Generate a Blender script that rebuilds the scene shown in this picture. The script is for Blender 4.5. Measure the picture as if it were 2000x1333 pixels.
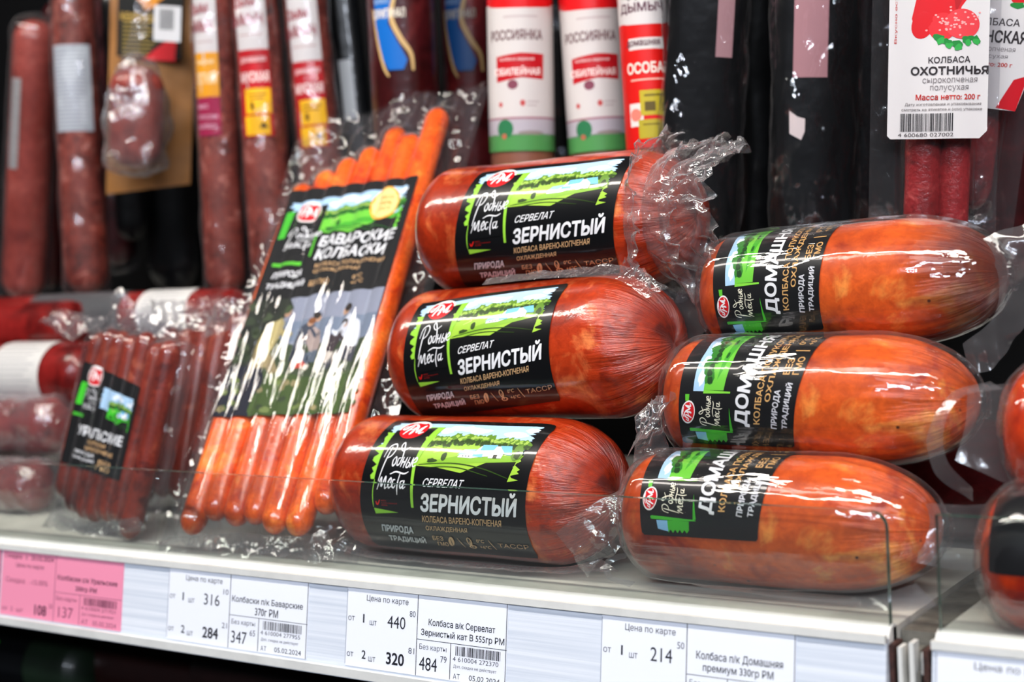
import bpy, bmesh, math, random
from math import sin, cos, pi, radians, degrees, sqrt, atan2
from mathutils import Vector as V3, Matrix, noise
from mathutils.geometry import tessellate_polygon

for o in list(bpy.data.objects): bpy.data.objects.remove(o)
SC = bpy.context.scene
COL = SC.collection

# ------------------------------------------------------------------ camera
FPX = 2800.0
YAW, ROLL, PIT = radians(34.37963716), radians(3.07778489), radians(3.0)
CAM = V3((0.345551, -0.494951, 0.1378318))
Fw = V3((-sin(YAW)*cos(PIT), cos(YAW)*cos(PIT), -sin(PIT)))
R0 = V3((cos(YAW), sin(YAW), 0)); U0 = R0.cross(Fw)
Rt = R0*cos(ROLL) - U0*sin(ROLL); Up = Rt.cross(Fw)
cd = bpy.data.cameras.new('camera'); cam = bpy.data.objects.new('camera', cd); COL.objects.link(cam)
cam.matrix_world = Matrix(((Rt.x, Up.x, -Fw.x, CAM.x), (Rt.y, Up.y, -Fw.y, CAM.y), (Rt.z, Up.z, -Fw.z, CAM.z), (0, 0, 0, 1)))
cd.sensor_width = 36; cd.lens = FPX/2000*36; cd.clip_start = 0.02; cd.clip_end = 50
cd.dof.use_dof = True; cd.dof.focus_distance = 0.622; cd.dof.aperture_fstop = 6.8
SC.camera = cam

def at(px, py, Y=None, Z=None):
    d = Fw + Rt*((px-1000)/FPX) - Up*((py-666.5)/FPX)
    t = (Y-CAM.y)/d.y if Y is not None else (Z-CAM.z)/d.z
    return CAM + d*t

# ------------------------------------------------------------------ world, lights, exposure
w = bpy.data.worlds.new('store'); SC.world = w; w.use_nodes = True
w.node_tree.nodes['Background'].inputs[0].default_value = (0.80, 0.88, 1.0, 1)
w.node_tree.nodes['Background'].inputs[1].default_value = 0.03

def area(name, loc, target, sx, sy, power, col):
    l = bpy.data.lights.new(name, 'AREA'); l.shape = 'RECTANGLE'; l.size = sx; l.size_y = sy; l.energy = power; l.color = col
    o = bpy.data.objects.new(name, l); COL.objects.link(o); o.location = loc
    d = V3(target)-V3(loc); z = -d.normalized(); x = (V3((1, 0, 0)) - z*z.x).normalized(); y = z.cross(x)
    o.rotation_euler = Matrix((x, y, z)).transposed().to_euler()
    return o
area('case_lamp', (-0.05, -0.27, 0.72), (-0.05, 0.05, 0.08), 1.7, 0.055, 12.5, (1.0, 0.93, 0.84))
for i, (x, y, z) in enumerate(((0.9, -3.0, 2.0), (2.2, -3.2, 2.0), (3.6, -3.0, 2.0), (0.2, -4.5, 2.1), (2.0, -5.0, 2.2), (4.5, -5.0, 2.2))):
    area('ceiling_lamp', (x, y, z), (0, 0, 0.1), 0.9, 0.14, 34, (0.80, 0.87, 1.0))
area('front_fill', (1.0, -1.6, 1.6), (0, 0, 0.1), 2.2, 0.4, 5, (1.0, 0.96, 0.92))  # added soft fill from front and above, not a lamp of the store

SC.view_settings.view_transform = 'Standard'; SC.view_settings.look = 'None'
SC.view_settings.gamma = 1; SC.view_settings.use_curve_mapping = False
SC.view_settings.exposure = 0.0
SC.cycles.transparent_max_bounces = 32; SC.cycles.max_bounces = 10
SC.cycles.caustics_reflective = False; SC.cycles.caustics_refractive = False
SC.cycles.use_denoising = True

# ------------------------------------------------------------------ materials
def lin(h):
    h = h.lstrip('#'); c = [int(h[i:i+2], 16)/255 for i in (0, 2, 4)]
    return tuple(x/12.92 if x <= .04045 else ((x+.055)/1.055)**2.4 for x in c)+(1,)

class NT:
    def __init__(s, name):
        s.m = bpy.data.materials.new(name); s.m.use_nodes = True; s.t = s.m.node_tree; s.t.nodes.clear()
        s.out = s.n('ShaderNodeOutputMaterial')
    def n(s, typ, **k):
        nd = s.t.nodes.new(typ)
        for a, b in k.items():
            if a.startswith('i_'):
                key = a[2:].replace('_', ' ')
                key = int(key) if key.isdigit() else key
                nd.inputs[key].default_value = b
            else: setattr(nd, a, b)
        return nd
    def l(s, a, b, ao=0, bi=0):
        s.t.links.new(a.outputs[ao], b.inputs[bi])
    def coord(s, sx=1, sy=1, sz=1, kind='Object'):
        c = s.n('ShaderNodeTexCoord'); m = s.n('ShaderNodeMapping'); m.inputs['Scale'].default_value = (sx, sy, sz)
        s.l(c, m, kind, 'Vector'); return m
    def noise(s, sc, det=4, rough=.55, src=None, dist=0):
        nd = s.n('ShaderNodeTexNoise'); nd.inputs['Scale'].default_value = sc; nd.inputs['Detail'].default_value = det
        nd.inputs['Roughness'].default_value = rough; nd.inputs['Distortion'].default_value = dist
        if src: s.l(src, nd, 0, 'Vector')
        return nd
    def ramp(s, src, stops, out=0):
        r = s.n('ShaderNodeValToRGB'); e = r.color_ramp.elements
        while len(e) < len(stops): e.new(0.5)
        for q, (p, c) in zip(e, stops): q.position = p; q.color = c if not isinstance(c, (int, float)) else (c, c, c, 1)
        s.l(src, r, out, 'Fac'); return r
    def bump(s, src, strength, dist, prev=None, out=0):
        b = s.n('ShaderNodeBump'); b.inputs['Strength'].default_value = strength; b.inputs['Distance'].default_value = dist
        s.l(src, b, out, 'Height')
        if prev: s.l(prev, b, 0, 'Normal')
        return b
    def mix(s, fac, a, b, mode='MIX'):
        m = s.n('ShaderNodeMix', data_type='RGBA', blend_type=mode)
        for sock, v in (('Factor', fac),):
            if isinstance(v, (int, float)): m.inputs[0].default_value = v
            else: s.l(v, m, 0, 0)
        for idx, v in ((6, a), (7, b)):
            if isinstance(v, tuple): m.inputs[idx].default_value = v
            else: s.t.links.new(v.outputs[2] if v.bl_idname == 'ShaderNodeMix' else v.outputs[0], m.inputs[idx])
        return m
    def math(s, op, a, b=None):
        m = s.n('ShaderNodeMath', operation=op)
        for i, v in enumerate((a, b)):
            if v is None: continue
            if isinstance(v, (int, float)): m.inputs[i].default_value = v
            else: s.l(v, m, 0, i)
        return m
    def pbr(s, col=None, rough=.4, metal=0, coat=0, coatr=.05, nrm=None, spec=.5, sss=0):
        p = s.n('ShaderNodeBsdfPrincipled')
        if isinstance(col, tuple): p.inputs['Base Color'].default_value = col
        elif col is not None: s.t.links.new(col.outputs[2] if col.bl_idname == 'ShaderNodeMix' else col.outputs[0], p.inputs['Base Color'])
        if isinstance(rough, (int, float)): p.inputs['Roughness'].default_value = rough
        else: s.l(rough, p, 0, 'Roughness')
        p.inputs['Metallic'].default_value = metal; p.inputs['Coat Weight'].default_value = coat
        p.inputs['Coat Roughness'].default_value = coatr; p.inputs['Specular IOR Level'].default_value = spec
        if sss:
            p.inputs['Subsurface Weight'].default_value = sss; p.inputs['Subsurface Radius'].default_value = (.004, .0015, .0008); p.inputs['Subsurface Scale'].default_value = 1
        if nrm: s.l(nrm, p, 0, 'Normal'); s.l(nrm, p, 0, 'Coat Normal')
        s.l(p, s.out, 0, 'Surface'); return p

_ink = {}
def ink(h, rough=.34, coat=.55):
    k = (h, rough)
    if k not in _ink:
        t = NT('print_'+h.strip('#')); t.pbr(lin(h), rough, coat=coat, coatr=.05, spec=.25); _ink[k] = t.m
    return _ink[k]
def paper(h): return ink(h, .6, 0.0)

def film(name, rough=.07, haze=.05, bump=.5, sc=60, stretch=(1, 1, 1), tint=(.96, .96, .97, 1), gain=1.5, edge=.25, dist=.002):
    t = NT(name); c = t.coord(*stretch)
    n1 = t.noise(sc, 3, .5, c, .6); n2 = t.noise(sc*3.1, 3, .55, c, .3)
    b = t.bump(n1, bump, dist); b = t.bump(n2, bump*.5, dist*.4, b)
    lf = t.n('ShaderNodeLayerWeight'); lf.inputs['Blend'].default_value = .5; t.l(b, lf, 0, 'Normal')
    p5 = t.math('POWER', lf, 4.0); t.t.links.new(lf.outputs['Facing'], p5.inputs[0])
    fac = t.math('MULTIPLY', t.math('ADD', t.math('MULTIPLY', p5, .8), .055), gain); fac.use_clamp = True
    tr = t.n('ShaderNodeBsdfTransparent'); tr.inputs[0].default_value = tint
    gl = t.n('ShaderNodeBsdfGlossy'); gl.inputs['Roughness'].default_value = rough; t.l(b, gl, 0, 'Normal')
    m1 = t.n('ShaderNodeMixShader'); t.l(fac, m1, 0, 0); t.l(tr, m1, 0, 1); t.l(gl, m1, 0, 2)
    df = t.n('ShaderNodeBsdfDiffuse'); df.inputs[0].default_value = (.78, .76, .78, 1); t.l(b, df, 0, 'Normal')
    tl = t.n('ShaderNodeBsdfTranslucent'); tl.inputs[0].default_value = (.7, .68, .72, 1)
    md = t.n('ShaderNodeMixShader'); md.inputs[0].default_value = .5; t.l(df, md, 0, 1); t.l(tl, md, 0, 2)
    lw = t.n('ShaderNodeLayerWeight'); lw.inputs['Blend'].default_value = .35; t.l(b, lw, 0, 'Normal')
    p = t.math('POWER', lw, 3.0); t.t.links.new(lw.outputs['Facing'], p.inputs[0])
    h = t.math('ADD', t.math('MULTIPLY', p, edge), haze); h.use_clamp = True
    m2 = t.n('ShaderNodeMixShader'); t.l(h, m2, 0, 0); t.l(m1, m2, 0, 1); t.l(md, m2, 0, 2)
    t.l(m2, t.out, 0, 'Surface'); return t.m

def casing(name, dark, mid, light, sc=45, wrinkle=True, rough=.32, coat=.8, bumpy=.25, seed=0, radial_x=.02, spots=None, tip=None):
    t = NT(name); c = t.coord()
    big = t.noise(sc, 5, .6, c, .8); fine = t.noise(sc*8, 4, .6, c, .4); mid_n = t.noise(sc*.4, 3, .5, c)
    r = t.ramp(big, [(.34, lin(dark)), (.46, lin(mid)), (.56, lin(mid)), (.68, lin(light))])
    r2 = t.ramp(fine, [(.35, (.72, .62, .6, 1)), (.55, (1, 1, 1, 1)), (.72, (1.25, 1.3, 1.3, 1))])
    col = t.mix(.75, r, r2, 'MULTIPLY')
    r3 = t.ramp(mid_n, [(.38, (.55, .38, .32, 1)), (.56, (1.1, 1.1, 1.1, 1))]); col = t.mix(.8, col, r3, 'MULTIPLY')
    b = t.bump(fine, bumpy, .0006)
    if spots:
        vo = t.n('ShaderNodeTexVoronoi'); vo.inputs['Scale'].default_value = 75; t.l(c, vo, 0, 'Vector')
        sp = t.ramp(vo, [(.045, 1), (.075, 0)]); wn = t.noise(14, 1, .5, c); ws = t.ramp(wn, [(.5, 0), (.55, 1)])
        col = t.mix(t.math('MULTIPLY', sp, ws), col, lin(spots))
    if wrinkle:   # wrinkles gathered towards the tied right end
        sx = t.n('ShaderNodeSeparateXYZ'); co = t.n('ShaderNodeTexCoord'); t.l(co, sx, 'Object', 0)
        zz = t.math('SUBTRACT', sx, WR); t.t.links.new(sx.outputs[2], zz.inputs[0])
        yy = t.math('MULTIPLY', sx, 1); t.t.links.new(sx.outputs[1], yy.inputs[0])
        an = t.math('ARCTAN2', yy, zz)
        ca = t.math('MULTIPLY', t.math('COSINE', an), 7); sa = t.math('MULTIPLY', t.math('SINE', an), 7)
        xx = t.math('MULTIPLY', sx, 22); t.t.links.new(sx.outputs[0], xx.inputs[0])
        cb = t.n('ShaderNodeCombineXYZ'); t.l(ca, cb, 0, 0); t.l(sa, cb, 0, 1); t.l(xx, cb, 0, 2)
        nr = t.noise(1.0, 5, .6, cb, .3); nr2 = t.noise(2.6, 4, .65, cb, .2)
        mr = t.n('ShaderNodeMapRange'); t.t.links.new(sx.outputs[0], mr.inputs[0]); mr.inputs[1].default_value = radial_x; mr.inputs[2].default_value = radial_x+.035
        sum_ = t.math('ADD', nr, nr2)
        hh = t.math('MULTIPLY', sum_, mr); b = t.bump(hh, .8, .0024, b)
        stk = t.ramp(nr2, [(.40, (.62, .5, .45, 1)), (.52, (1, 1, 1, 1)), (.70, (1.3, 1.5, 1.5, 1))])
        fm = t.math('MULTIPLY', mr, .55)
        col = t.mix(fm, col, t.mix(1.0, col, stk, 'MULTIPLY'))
        if tip:   # darker towards the tied end
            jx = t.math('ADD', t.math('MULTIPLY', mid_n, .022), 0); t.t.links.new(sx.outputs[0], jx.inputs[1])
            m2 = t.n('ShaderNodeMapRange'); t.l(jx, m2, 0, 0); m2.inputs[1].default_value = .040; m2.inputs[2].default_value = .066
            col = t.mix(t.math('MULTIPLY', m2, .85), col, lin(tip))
    t.pbr(col, rough, coat=coat, coatr=.05, nrm=b, spec=.25); return t.m
WR = .033

def plain(name, col, rough=.4, coat=0, bump=0, bsc=200, metal=0, var=0, vsc=30, spec=.5):
    t = NT(name); c = t.coord(); b = None; cc = lin(col)
    if bump: b = t.bump(t.noise(bsc, 3, .5, c), bump, .001)
    if var:
        n = t.noise(vsc, 5, .6, c); d = tuple(x*(1-var) for x in cc[:3])+(1,); cc = t.ramp(n, [(.35, d), (.6, cc)])
    t.pbr(cc, rough, metal, coat, nrm=b, spec=spec); return t.m

# ------------------------------------------------------------------ mesh helpers
def mk(name, V, F, mats, parent=None, smooth=True, midx=None):
    me = bpy.data.meshes.new(name); me.from_pydata([tuple(v) for v in V], [], F)
    for m in (mats if isinstance(mats, (list, tuple)) else [mats]): me.materials.append(m)
    if midx: me.polygons.foreach_set('material_index', midx)
    me.polygons.foreach_set('use_smooth', [smooth]*len(me.polygons)); me.update()
    o = bpy.data.objects.new(name, me); COL.objects.link(o)
    if parent: o.parent = parent
    return o
def thing(name, label, cat, loc=(0, 0, 0), rot=None, group=None):
    o = bpy.data.objects.new(name, None); COL.objects.link(o); o.empty_display_size = .01
    if rot is None: o.location = loc
    else: o.matrix_world = Matrix.Translation(V3(loc)) @ rot.to_4x4()
    o['label'] = label; o['category'] = cat
    if group: o['group'] = group
    return o
def copy_tree(o, parent=None):
    c = o.copy(); COL.objects.link(c)
    if parent: c.parent = parent
    for ch in list(o.children): copy_tree(ch, c)
    return c
def nz(x, y, z=0): return noise.noise(V3((x, y, z)))
def prism(poly, x0, x1, bev=0):   # extrude a (y,z) outline along x
    n = len(poly); V = [(x0, y, z) for y, z in poly]+[(x1, y, z) for y, z in poly]
    F = [(i, (i+1) % n, n+(i+1) % n, n+i) for i in range(n)]
    F += [tuple(range(n-1, -1, -1)), tuple(range(n, 2*n))]
    return V, F
def box(x0, x1, y0, y1, z0, z1): return prism([(y0, z0), (y1, z0), (y1, z1), (y0, z1)], x0, x1)
def join(*vf):
    V = []; F = []
    for v, f in vf:
        k = len(V); V += list(v); F += [tuple(i+k for i in q) for q in f]
    return V, F
def grid(nu, nv, fn, wrap=False):
    V = [fn(i/(nu-1) if not wrap else i/nu, j/(nv-1)) for j in range(nv) for i in range(nu)]
    F = []
    for j in range(nv-1):
        for i in range(nu if wrap else nu-1):
            a = j*nu+i; b = j*nu+(i+1) % nu; F.append((a, b, b+nu, a+nu))
    return V, F
def catmull(pts, n):
    P = [V3(p) for p in pts]; P = [2*P[0]-P[1]]+P+[2*P[-1]-P[-2]]; out = []; m = len(P)-3
    for k in range(n):
        t = k/(n-1)*m; i = min(int(t), m-1); f = t-i; a, b, c, d = P[i:i+4]
        out.append(.5*((2*b)+(c-a)*f+(2*a-5*b+4*c-d)*f*f+(3*b-a-3*c+d)*f**3))
    return out
def loft(A, B, nu=60, nv=14, amp=.002, sc=60, seed=0, belly=None, pinA=True, fold=0, nf=9):
    a = catmull(A, nu); b = catmull(B, nu)
    def fn(u, v):
        i = round(u*(nu-1)); p = a[i].lerp(b[i], v); wv = v if pinA else 1
        if belly: p = p + V3(belly)*sin(pi*v)
        q = V3((p.x*sc+seed*7.3, p.y*sc, p.z*sc)); d = noise.noise_vector(q)*amp+noise.noise_vector(q*2.7)*amp*.5
        f = (1-abs(2*((u*nf) % 1)-1)) if fold else 0
        return p+d*wv + (b[i]-a[i]).cross(V3((0, 0, 1))).normalized()*0 + V3((0, -1, .3))*fold*(f-.5)*wv
    return grid(nu, nv, fn)
def capsule(L, R, nseg=28, nl=30, cap=1.0, fn=None):  # along +Z from 0 to L
    rings = []
    for k in range(nl+1):
        s = k/nl; z = L*(.5-.5*cos(pi*s)) if nl < 24 else L*s
        c = R*cap
        if z < c: r = R*sqrt(max(0, 1-((c-z)/c)**2))
        elif z > L-c: r = R*sqrt(max(0, 1-((z-L+c)/c)**2))
        else: r = R
        rings.append((z, r))
    # extra rings in the caps
    zs = sorted(set([z for z, r in rings]+[R*cap*(1-cos(a*pi/12)) for a in range(1, 6)]+[L-R*cap*(1-cos(a*pi/12)) for a in range(1, 6)]))
    V = []
    for z in zs:
        c = R*cap
        r = R*sqrt(max(0, 1-((c-z)/c)**2)) if z < c else (R*sqrt(max(0, 1-((z-L+c)/c)**2)) if z > L-c else R)
        for i in range(nseg):
            a = 2*pi*i/nseg; p = V3((r*cos(a), r*sin(a), z))
            V.append(fn(p, a, z/L) if fn else p)
    F = [(j*nseg+i, j*nseg+(i+1) % nseg, (j+1)*nseg+(i+1) % nseg, (j+1)*nseg+i) for j in range(len(zs)-1) for i in range(nseg)]
    return V, F

# ------------------------------------------------------------------ flat print, later wrapped on its surface
_tc = {}
def glyphs(s, bold):
    k = (s, bold)
    if k in _tc: return _tc[k]
    cu = bpy.data.curves.new('t', 'FONT'); cu.body = s; cu.resolution_u = 3; cu.fill_mode = 'NONE'
    o = bpy.data.objects.new('t', cu); COL.objects.link(o)
    dg = bpy.context.evaluated_depsgraph_get(); me = o.evaluated_get(dg).to_mesh()
    P = [(v.co.x, v.co.y) for v in me.vertices]; nb = {}
    for e in me.edges:
        a, b = e.vertices; nb.setdefault(a, []).append(b); nb.setdefault(b, []).append(a)
    bpy.data.objects.remove(o); bpy.data.curves.remove(cu)
    seen = set(); loops = []
    for st in sorted(nb):
        if st in seen: continue
        lp = [st]; seen.add(st); cur = st; nx = st+1 if st+1 in nb[st] else nb[st][0]
        while nx not in seen:
            lp.append(nx); seen.add(nx); c = [q for q in nb[nx] if q not in seen]; cur = nx
            if not c: break
            nx = c[0]
        if len(lp) > 2: loops.append([P[q] for q in lp])
    def ar(l): return sum(l[q-1][0]*l[q][1]-l[q][0]*l[q-1][1] for q in range(len(l)))/2
    def inside(p, l):
        c = False
        for q in range(len(l)):
            (x1, y1), (x2, y2) = l[q-1], l[q]
            if (y1 > p[1]) != (y2 > p[1]) and p[0] < (x2-x1)*(p[1]-y1)/(y2-y1)+x1: c = not c
        return c
    A = [ar(l) for l in loops]; N_ = range(len(A))
    box_ = [(min(p[0] for p in l), max(p[0] for p in l), min(p[1] for p in l), max(p[1] for p in l)) for l in loops]
    def cont(q, c): return q != c and A[q]*A[c] < 0 and abs(A[c]) > abs(A[q]) and box_[c][0]-1e-4 <= box_[q][0] and box_[c][1]+1e-4 >= box_[q][1] and box_[c][2]-1e-4 <= box_[q][2] and box_[c][3]+1e-4 >= box_[q][3] and inside(loops[q][0], loops[c])
    par = {q: [c for c in N_ if cont(q, c)] for q in N_}
    outer = [q for q in N_ if not par[q]]; holes = {q: [] for q in outer}
    for q in N_:
        c = [w_ for w_ in par[q] if w_ in holes]
        if c: holes[min(c, key=lambda w_: abs(A[w_]))].append(q)
    vs = []; fs = []
    for q in outer:
        L_ = [loops[q]]+[loops[h] for h in holes[q]]; flat = [p for l in L_ for p in l]; b0 = len(vs); vs += flat
        fs += [tuple(t+b0 for t in tr) for tr in tessellate_polygon([[V3((x, y, 0)) for x, y in l] for l in L_])]
        if bold > 0:
            for l in L_:
                for z in range(len(l)):
                    (x1, y1), (x2, y2) = l[z-1], l[z]; d = sqrt((x2-x1)**2+(y2-y1)**2)
                    if d < 1e-6: continue
                    ux, uy = (x2-x1)/d*bold, (y2-y1)/d*bold; b0 = len(vs); k2 = .45
                    vs += [(x1-ux*k2-uy, y1-uy*k2+ux), (x2+ux*k2-uy, y2+uy*k2+ux), (x2+ux*k2+uy, y2+uy*k2-ux), (x1-ux*k2+uy, y1-uy*k2-ux)]
                    fs += [(b0, b0+1, b0+2), (b0, b0+2, b0+3)]
    x0 = min(v[0] for v in vs); x1 = max(v[0] for v in vs); y0 = min(v[1] for v in vs); y1 = max(v[1] for v in vs)
    vs = [((x-x0)/(x1-x0), 1-(y-y0)/(y1-y0)) for x, y in vs]
    _tc[k] = (vs, fs); return _tc[k]
class Art:
    def __init__(s): s.V = []; s.F = []; s.M = []; s.mats = []; s.lay = 0
    def mi(s, m):
        if isinstance(m, str): m = ink(m)
        if m not in s.mats: s.mats.append(m)
        return s.mats.index(m)
    def add(s, vs, fs, m, lay):
        k = len(s.V); s.V += [(x, y, lay) for x, y in vs]; s.F += [tuple(i+k for i in f) for f in fs]; s.M += [s.mi(m)]*len(fs)
    def poly(s, pts, m, lay=1):
        tri = tessellate_polygon([[V3((x, y, 0)) for x, y in pts]]); s.add(pts, [tuple(t) for t in tri], m, lay)
    def rect(s, x0, y0, x1, y1, m, lay=1): s.poly([(x0, y0), (x1, y0), (x1, y1), (x0, y1)], m, lay)
    def oval(s, cx, cy, rx, ry, m, lay=1, n=28, rot=0, wob=0, seed=0):
        P = []
        for i in range(n):
            a = 2*pi*i/n; q = 1+wob*nz(cos(a)*2+seed*3.1, sin(a)*2, seed); x = rx*cos(a)*q; y = ry*sin(a)*q
            P.append((cx+x*cos(rot)-y*sin(rot), cy+x*sin(rot)+y*cos(rot)))
        s.poly(P, m, lay)
    def text(s, t, x0, y0, x1, y1, m, lay=3, bold=.0, shear=0, up=False, wob=0):
        vs, fs = glyphs(t, bold); out = []
        for a, b in vs:
            if wob: b = b + wob*nz(a*9, 3.3)
            if up:  # reads from bottom to top; letter tops point left
                out.append((x0+(x1-x0)*b, y1-(y1-y0)*(a+shear*(1-b))))
            else: out.append((x0+(x1-x0)*a+shear*(1-b), y0+(y1-y0)*b))
        s.add(out, fs, m, lay)
    def stroke(s, pts, wd, m, lay=3, n=None, asp=1.0, tf=None):
        n = n or max(6, len(pts)*5)
        P = catmull([(x, y, 0) for x, y in pts], n); L = []; Rr = []
        for i, p in enumerate(P):
            d = (P[min(i+1, n-1)]-P[max(i-1, 0)]); d = V3((d.x, d.y*asp, 0)); d = d.normalized() if d.length > 0 else V3((1, 0, 0))
            ww = wd*(.55+.45*sin(pi*min(1, max(0, i/(n-1)))))/2
            L.append((p.x-d.y*ww, p.y+d.x*ww/asp)); Rr.append((p.x+d.y*ww, p.y-d.x*ww/asp))
        vs = L+Rr
        if tf: vs = [tf(*v) for v in vs]
        s.add(vs, [(i, i+1, n+i+1) for i in range(n-1)]+[(i, n+i+1, n+i) for i in range(n-1)], m, lay)
    def merge(s, o, tf):
        k = len(s.V); s.V += [tf(x, y)+(l,) for x, y, l in o.V]; s.F += [tuple(i+k for i in f) for f in o.F]; s.M += [s.mi(o.mats[i]) for i in o.M]
    def build(s, name, fn, parent, ustep=None, vstep=None, h0=.00003, hl=.00004):
        bm = bmesh.new(); vv = [bm.verts.new(v) for v in s.V]
        for f, m in zip(s.F, s.M):
            try: q = bm.faces.new([vv[i] for i in f]); q.material_index = m
            except ValueError: pass
        xs = [v[0] for v in s.V]; ys = [v[1] for v in s.V]
        for lo, hi, st, no in ((min(xs), max(xs), ustep, (1, 0, 0)), (min(ys), max(ys), vstep, (0, 1, 0))):
            if not st: continue
            q = lo+st
            while q < hi:
                bmesh.ops.bisect_plane(bm, geom=bm.verts[:]+bm.edges[:]+bm.faces[:], dist=1e-6, plane_co=V3(no)*q, plane_no=no); q += st
        for v in bm.verts: v.co = V3(fn(v.co.x, v.co.y, h0+hl*v.co.z))
        bm.normal_update(); me = bpy.data.meshes.new(name); bm.to_mesh(me); bm.free()
        for m in s.mats: me.materials.append(m)
        me.polygons.foreach_set('use_smooth', [True]*len(me.polygons))
        o = bpy.data.objects.new(name, me); COL.objects.link(o); o.parent = parent; return o

def rows(x0, x1, y0, y1, n, amp, seed, side='both'):   # outline with ragged dry-brush ends
    r = random.Random(seed); L = []; Rr = []
    for i in range(n+1):
        y = y0+(y1-y0)*i/n
        L.append((x0+(r.random()*amp if side in 'bothleft' else 0), y)); Rr.append((x1-(r.random()*amp if side in ('both', 'right') else 0), y))
    return L+Rr[::-1]

def script_words(a, tf, m, wd=3.4, lay=4):
    S = [[(4, 34), (10, 12), (24, 6), (30, 16), (24, 30), (13, 36)], [(17, 12), (12, 42), (5, 80)],
         [(38, 32), (33, 40), (36, 50), (42, 44), (40, 33), (36, 34)], [(53, 34), (47, 36), (47, 48), (53, 46), (56, 32), (52, 14), (45, 2), (41, 10), (50, 20), (66, 12)],
         [(61, 32), (58, 52)], [(59, 43), (67, 41)], [(70, 32), (66, 53)], [(77, 32), (73, 50), (79, 51), (81, 44), (76, 42)], [(87, 32), (84, 52)],
         [(89, 44), (98, 39), (95, 32), (89, 40), (91, 50), (99, 47)],
         [(34, 66), (50, 61), (72, 64), (84, 60)], [(4, 96), (13, 72), (15, 90), (25, 70), (25, 92), (31, 90)],
         [(33, 86), (41, 80), (39, 73), (33, 82), (36, 92), (43, 88)], [(52, 76), (46, 77), (45, 88), (50, 91), (54, 86)],
         [(62, 64), (59, 86), (61, 104)], [(74, 77), (67, 80), (68, 91), (75, 86), (77, 76), (75, 91), (82, 88)]]
    for p in S: a.stroke(p, wd, m, lay, tf=tf)
def badge(a, cx, cy, rx, ry, rot=0, up=False, asp=1.0):
    a.oval(cx, cy, rx, ry, '#efe9e6', 4, 36, rot); a.oval(cx, cy, rx*.88, ry*.86, '#d3121c', 5, 36, rot)
    def tf(x, y):
        x = (x-50)/50; y = (y-50)/50
        if up: x, y = y, -x
        return cx+x*rx, cy+y*ry
    for p in ([(20, 34), (13, 50), (22, 52), (30, 32), (44, 24), (52, 34), (46, 50), (34, 54)], [(40, 32), (34, 54), (26, 76)], [(56, 32), (52, 52), (47, 74), (54, 60)], [(56, 32), (62, 56), (66, 68)], [(66, 68), (72, 46), (80, 28)], [(80, 28), (76, 50), (76, 70), (88, 62)], [(28, 20), (50, 9), (72, 16), (50, 14)]):
        a.stroke(p, 6.5, '#f4efee', 6, tf=tf)

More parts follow.
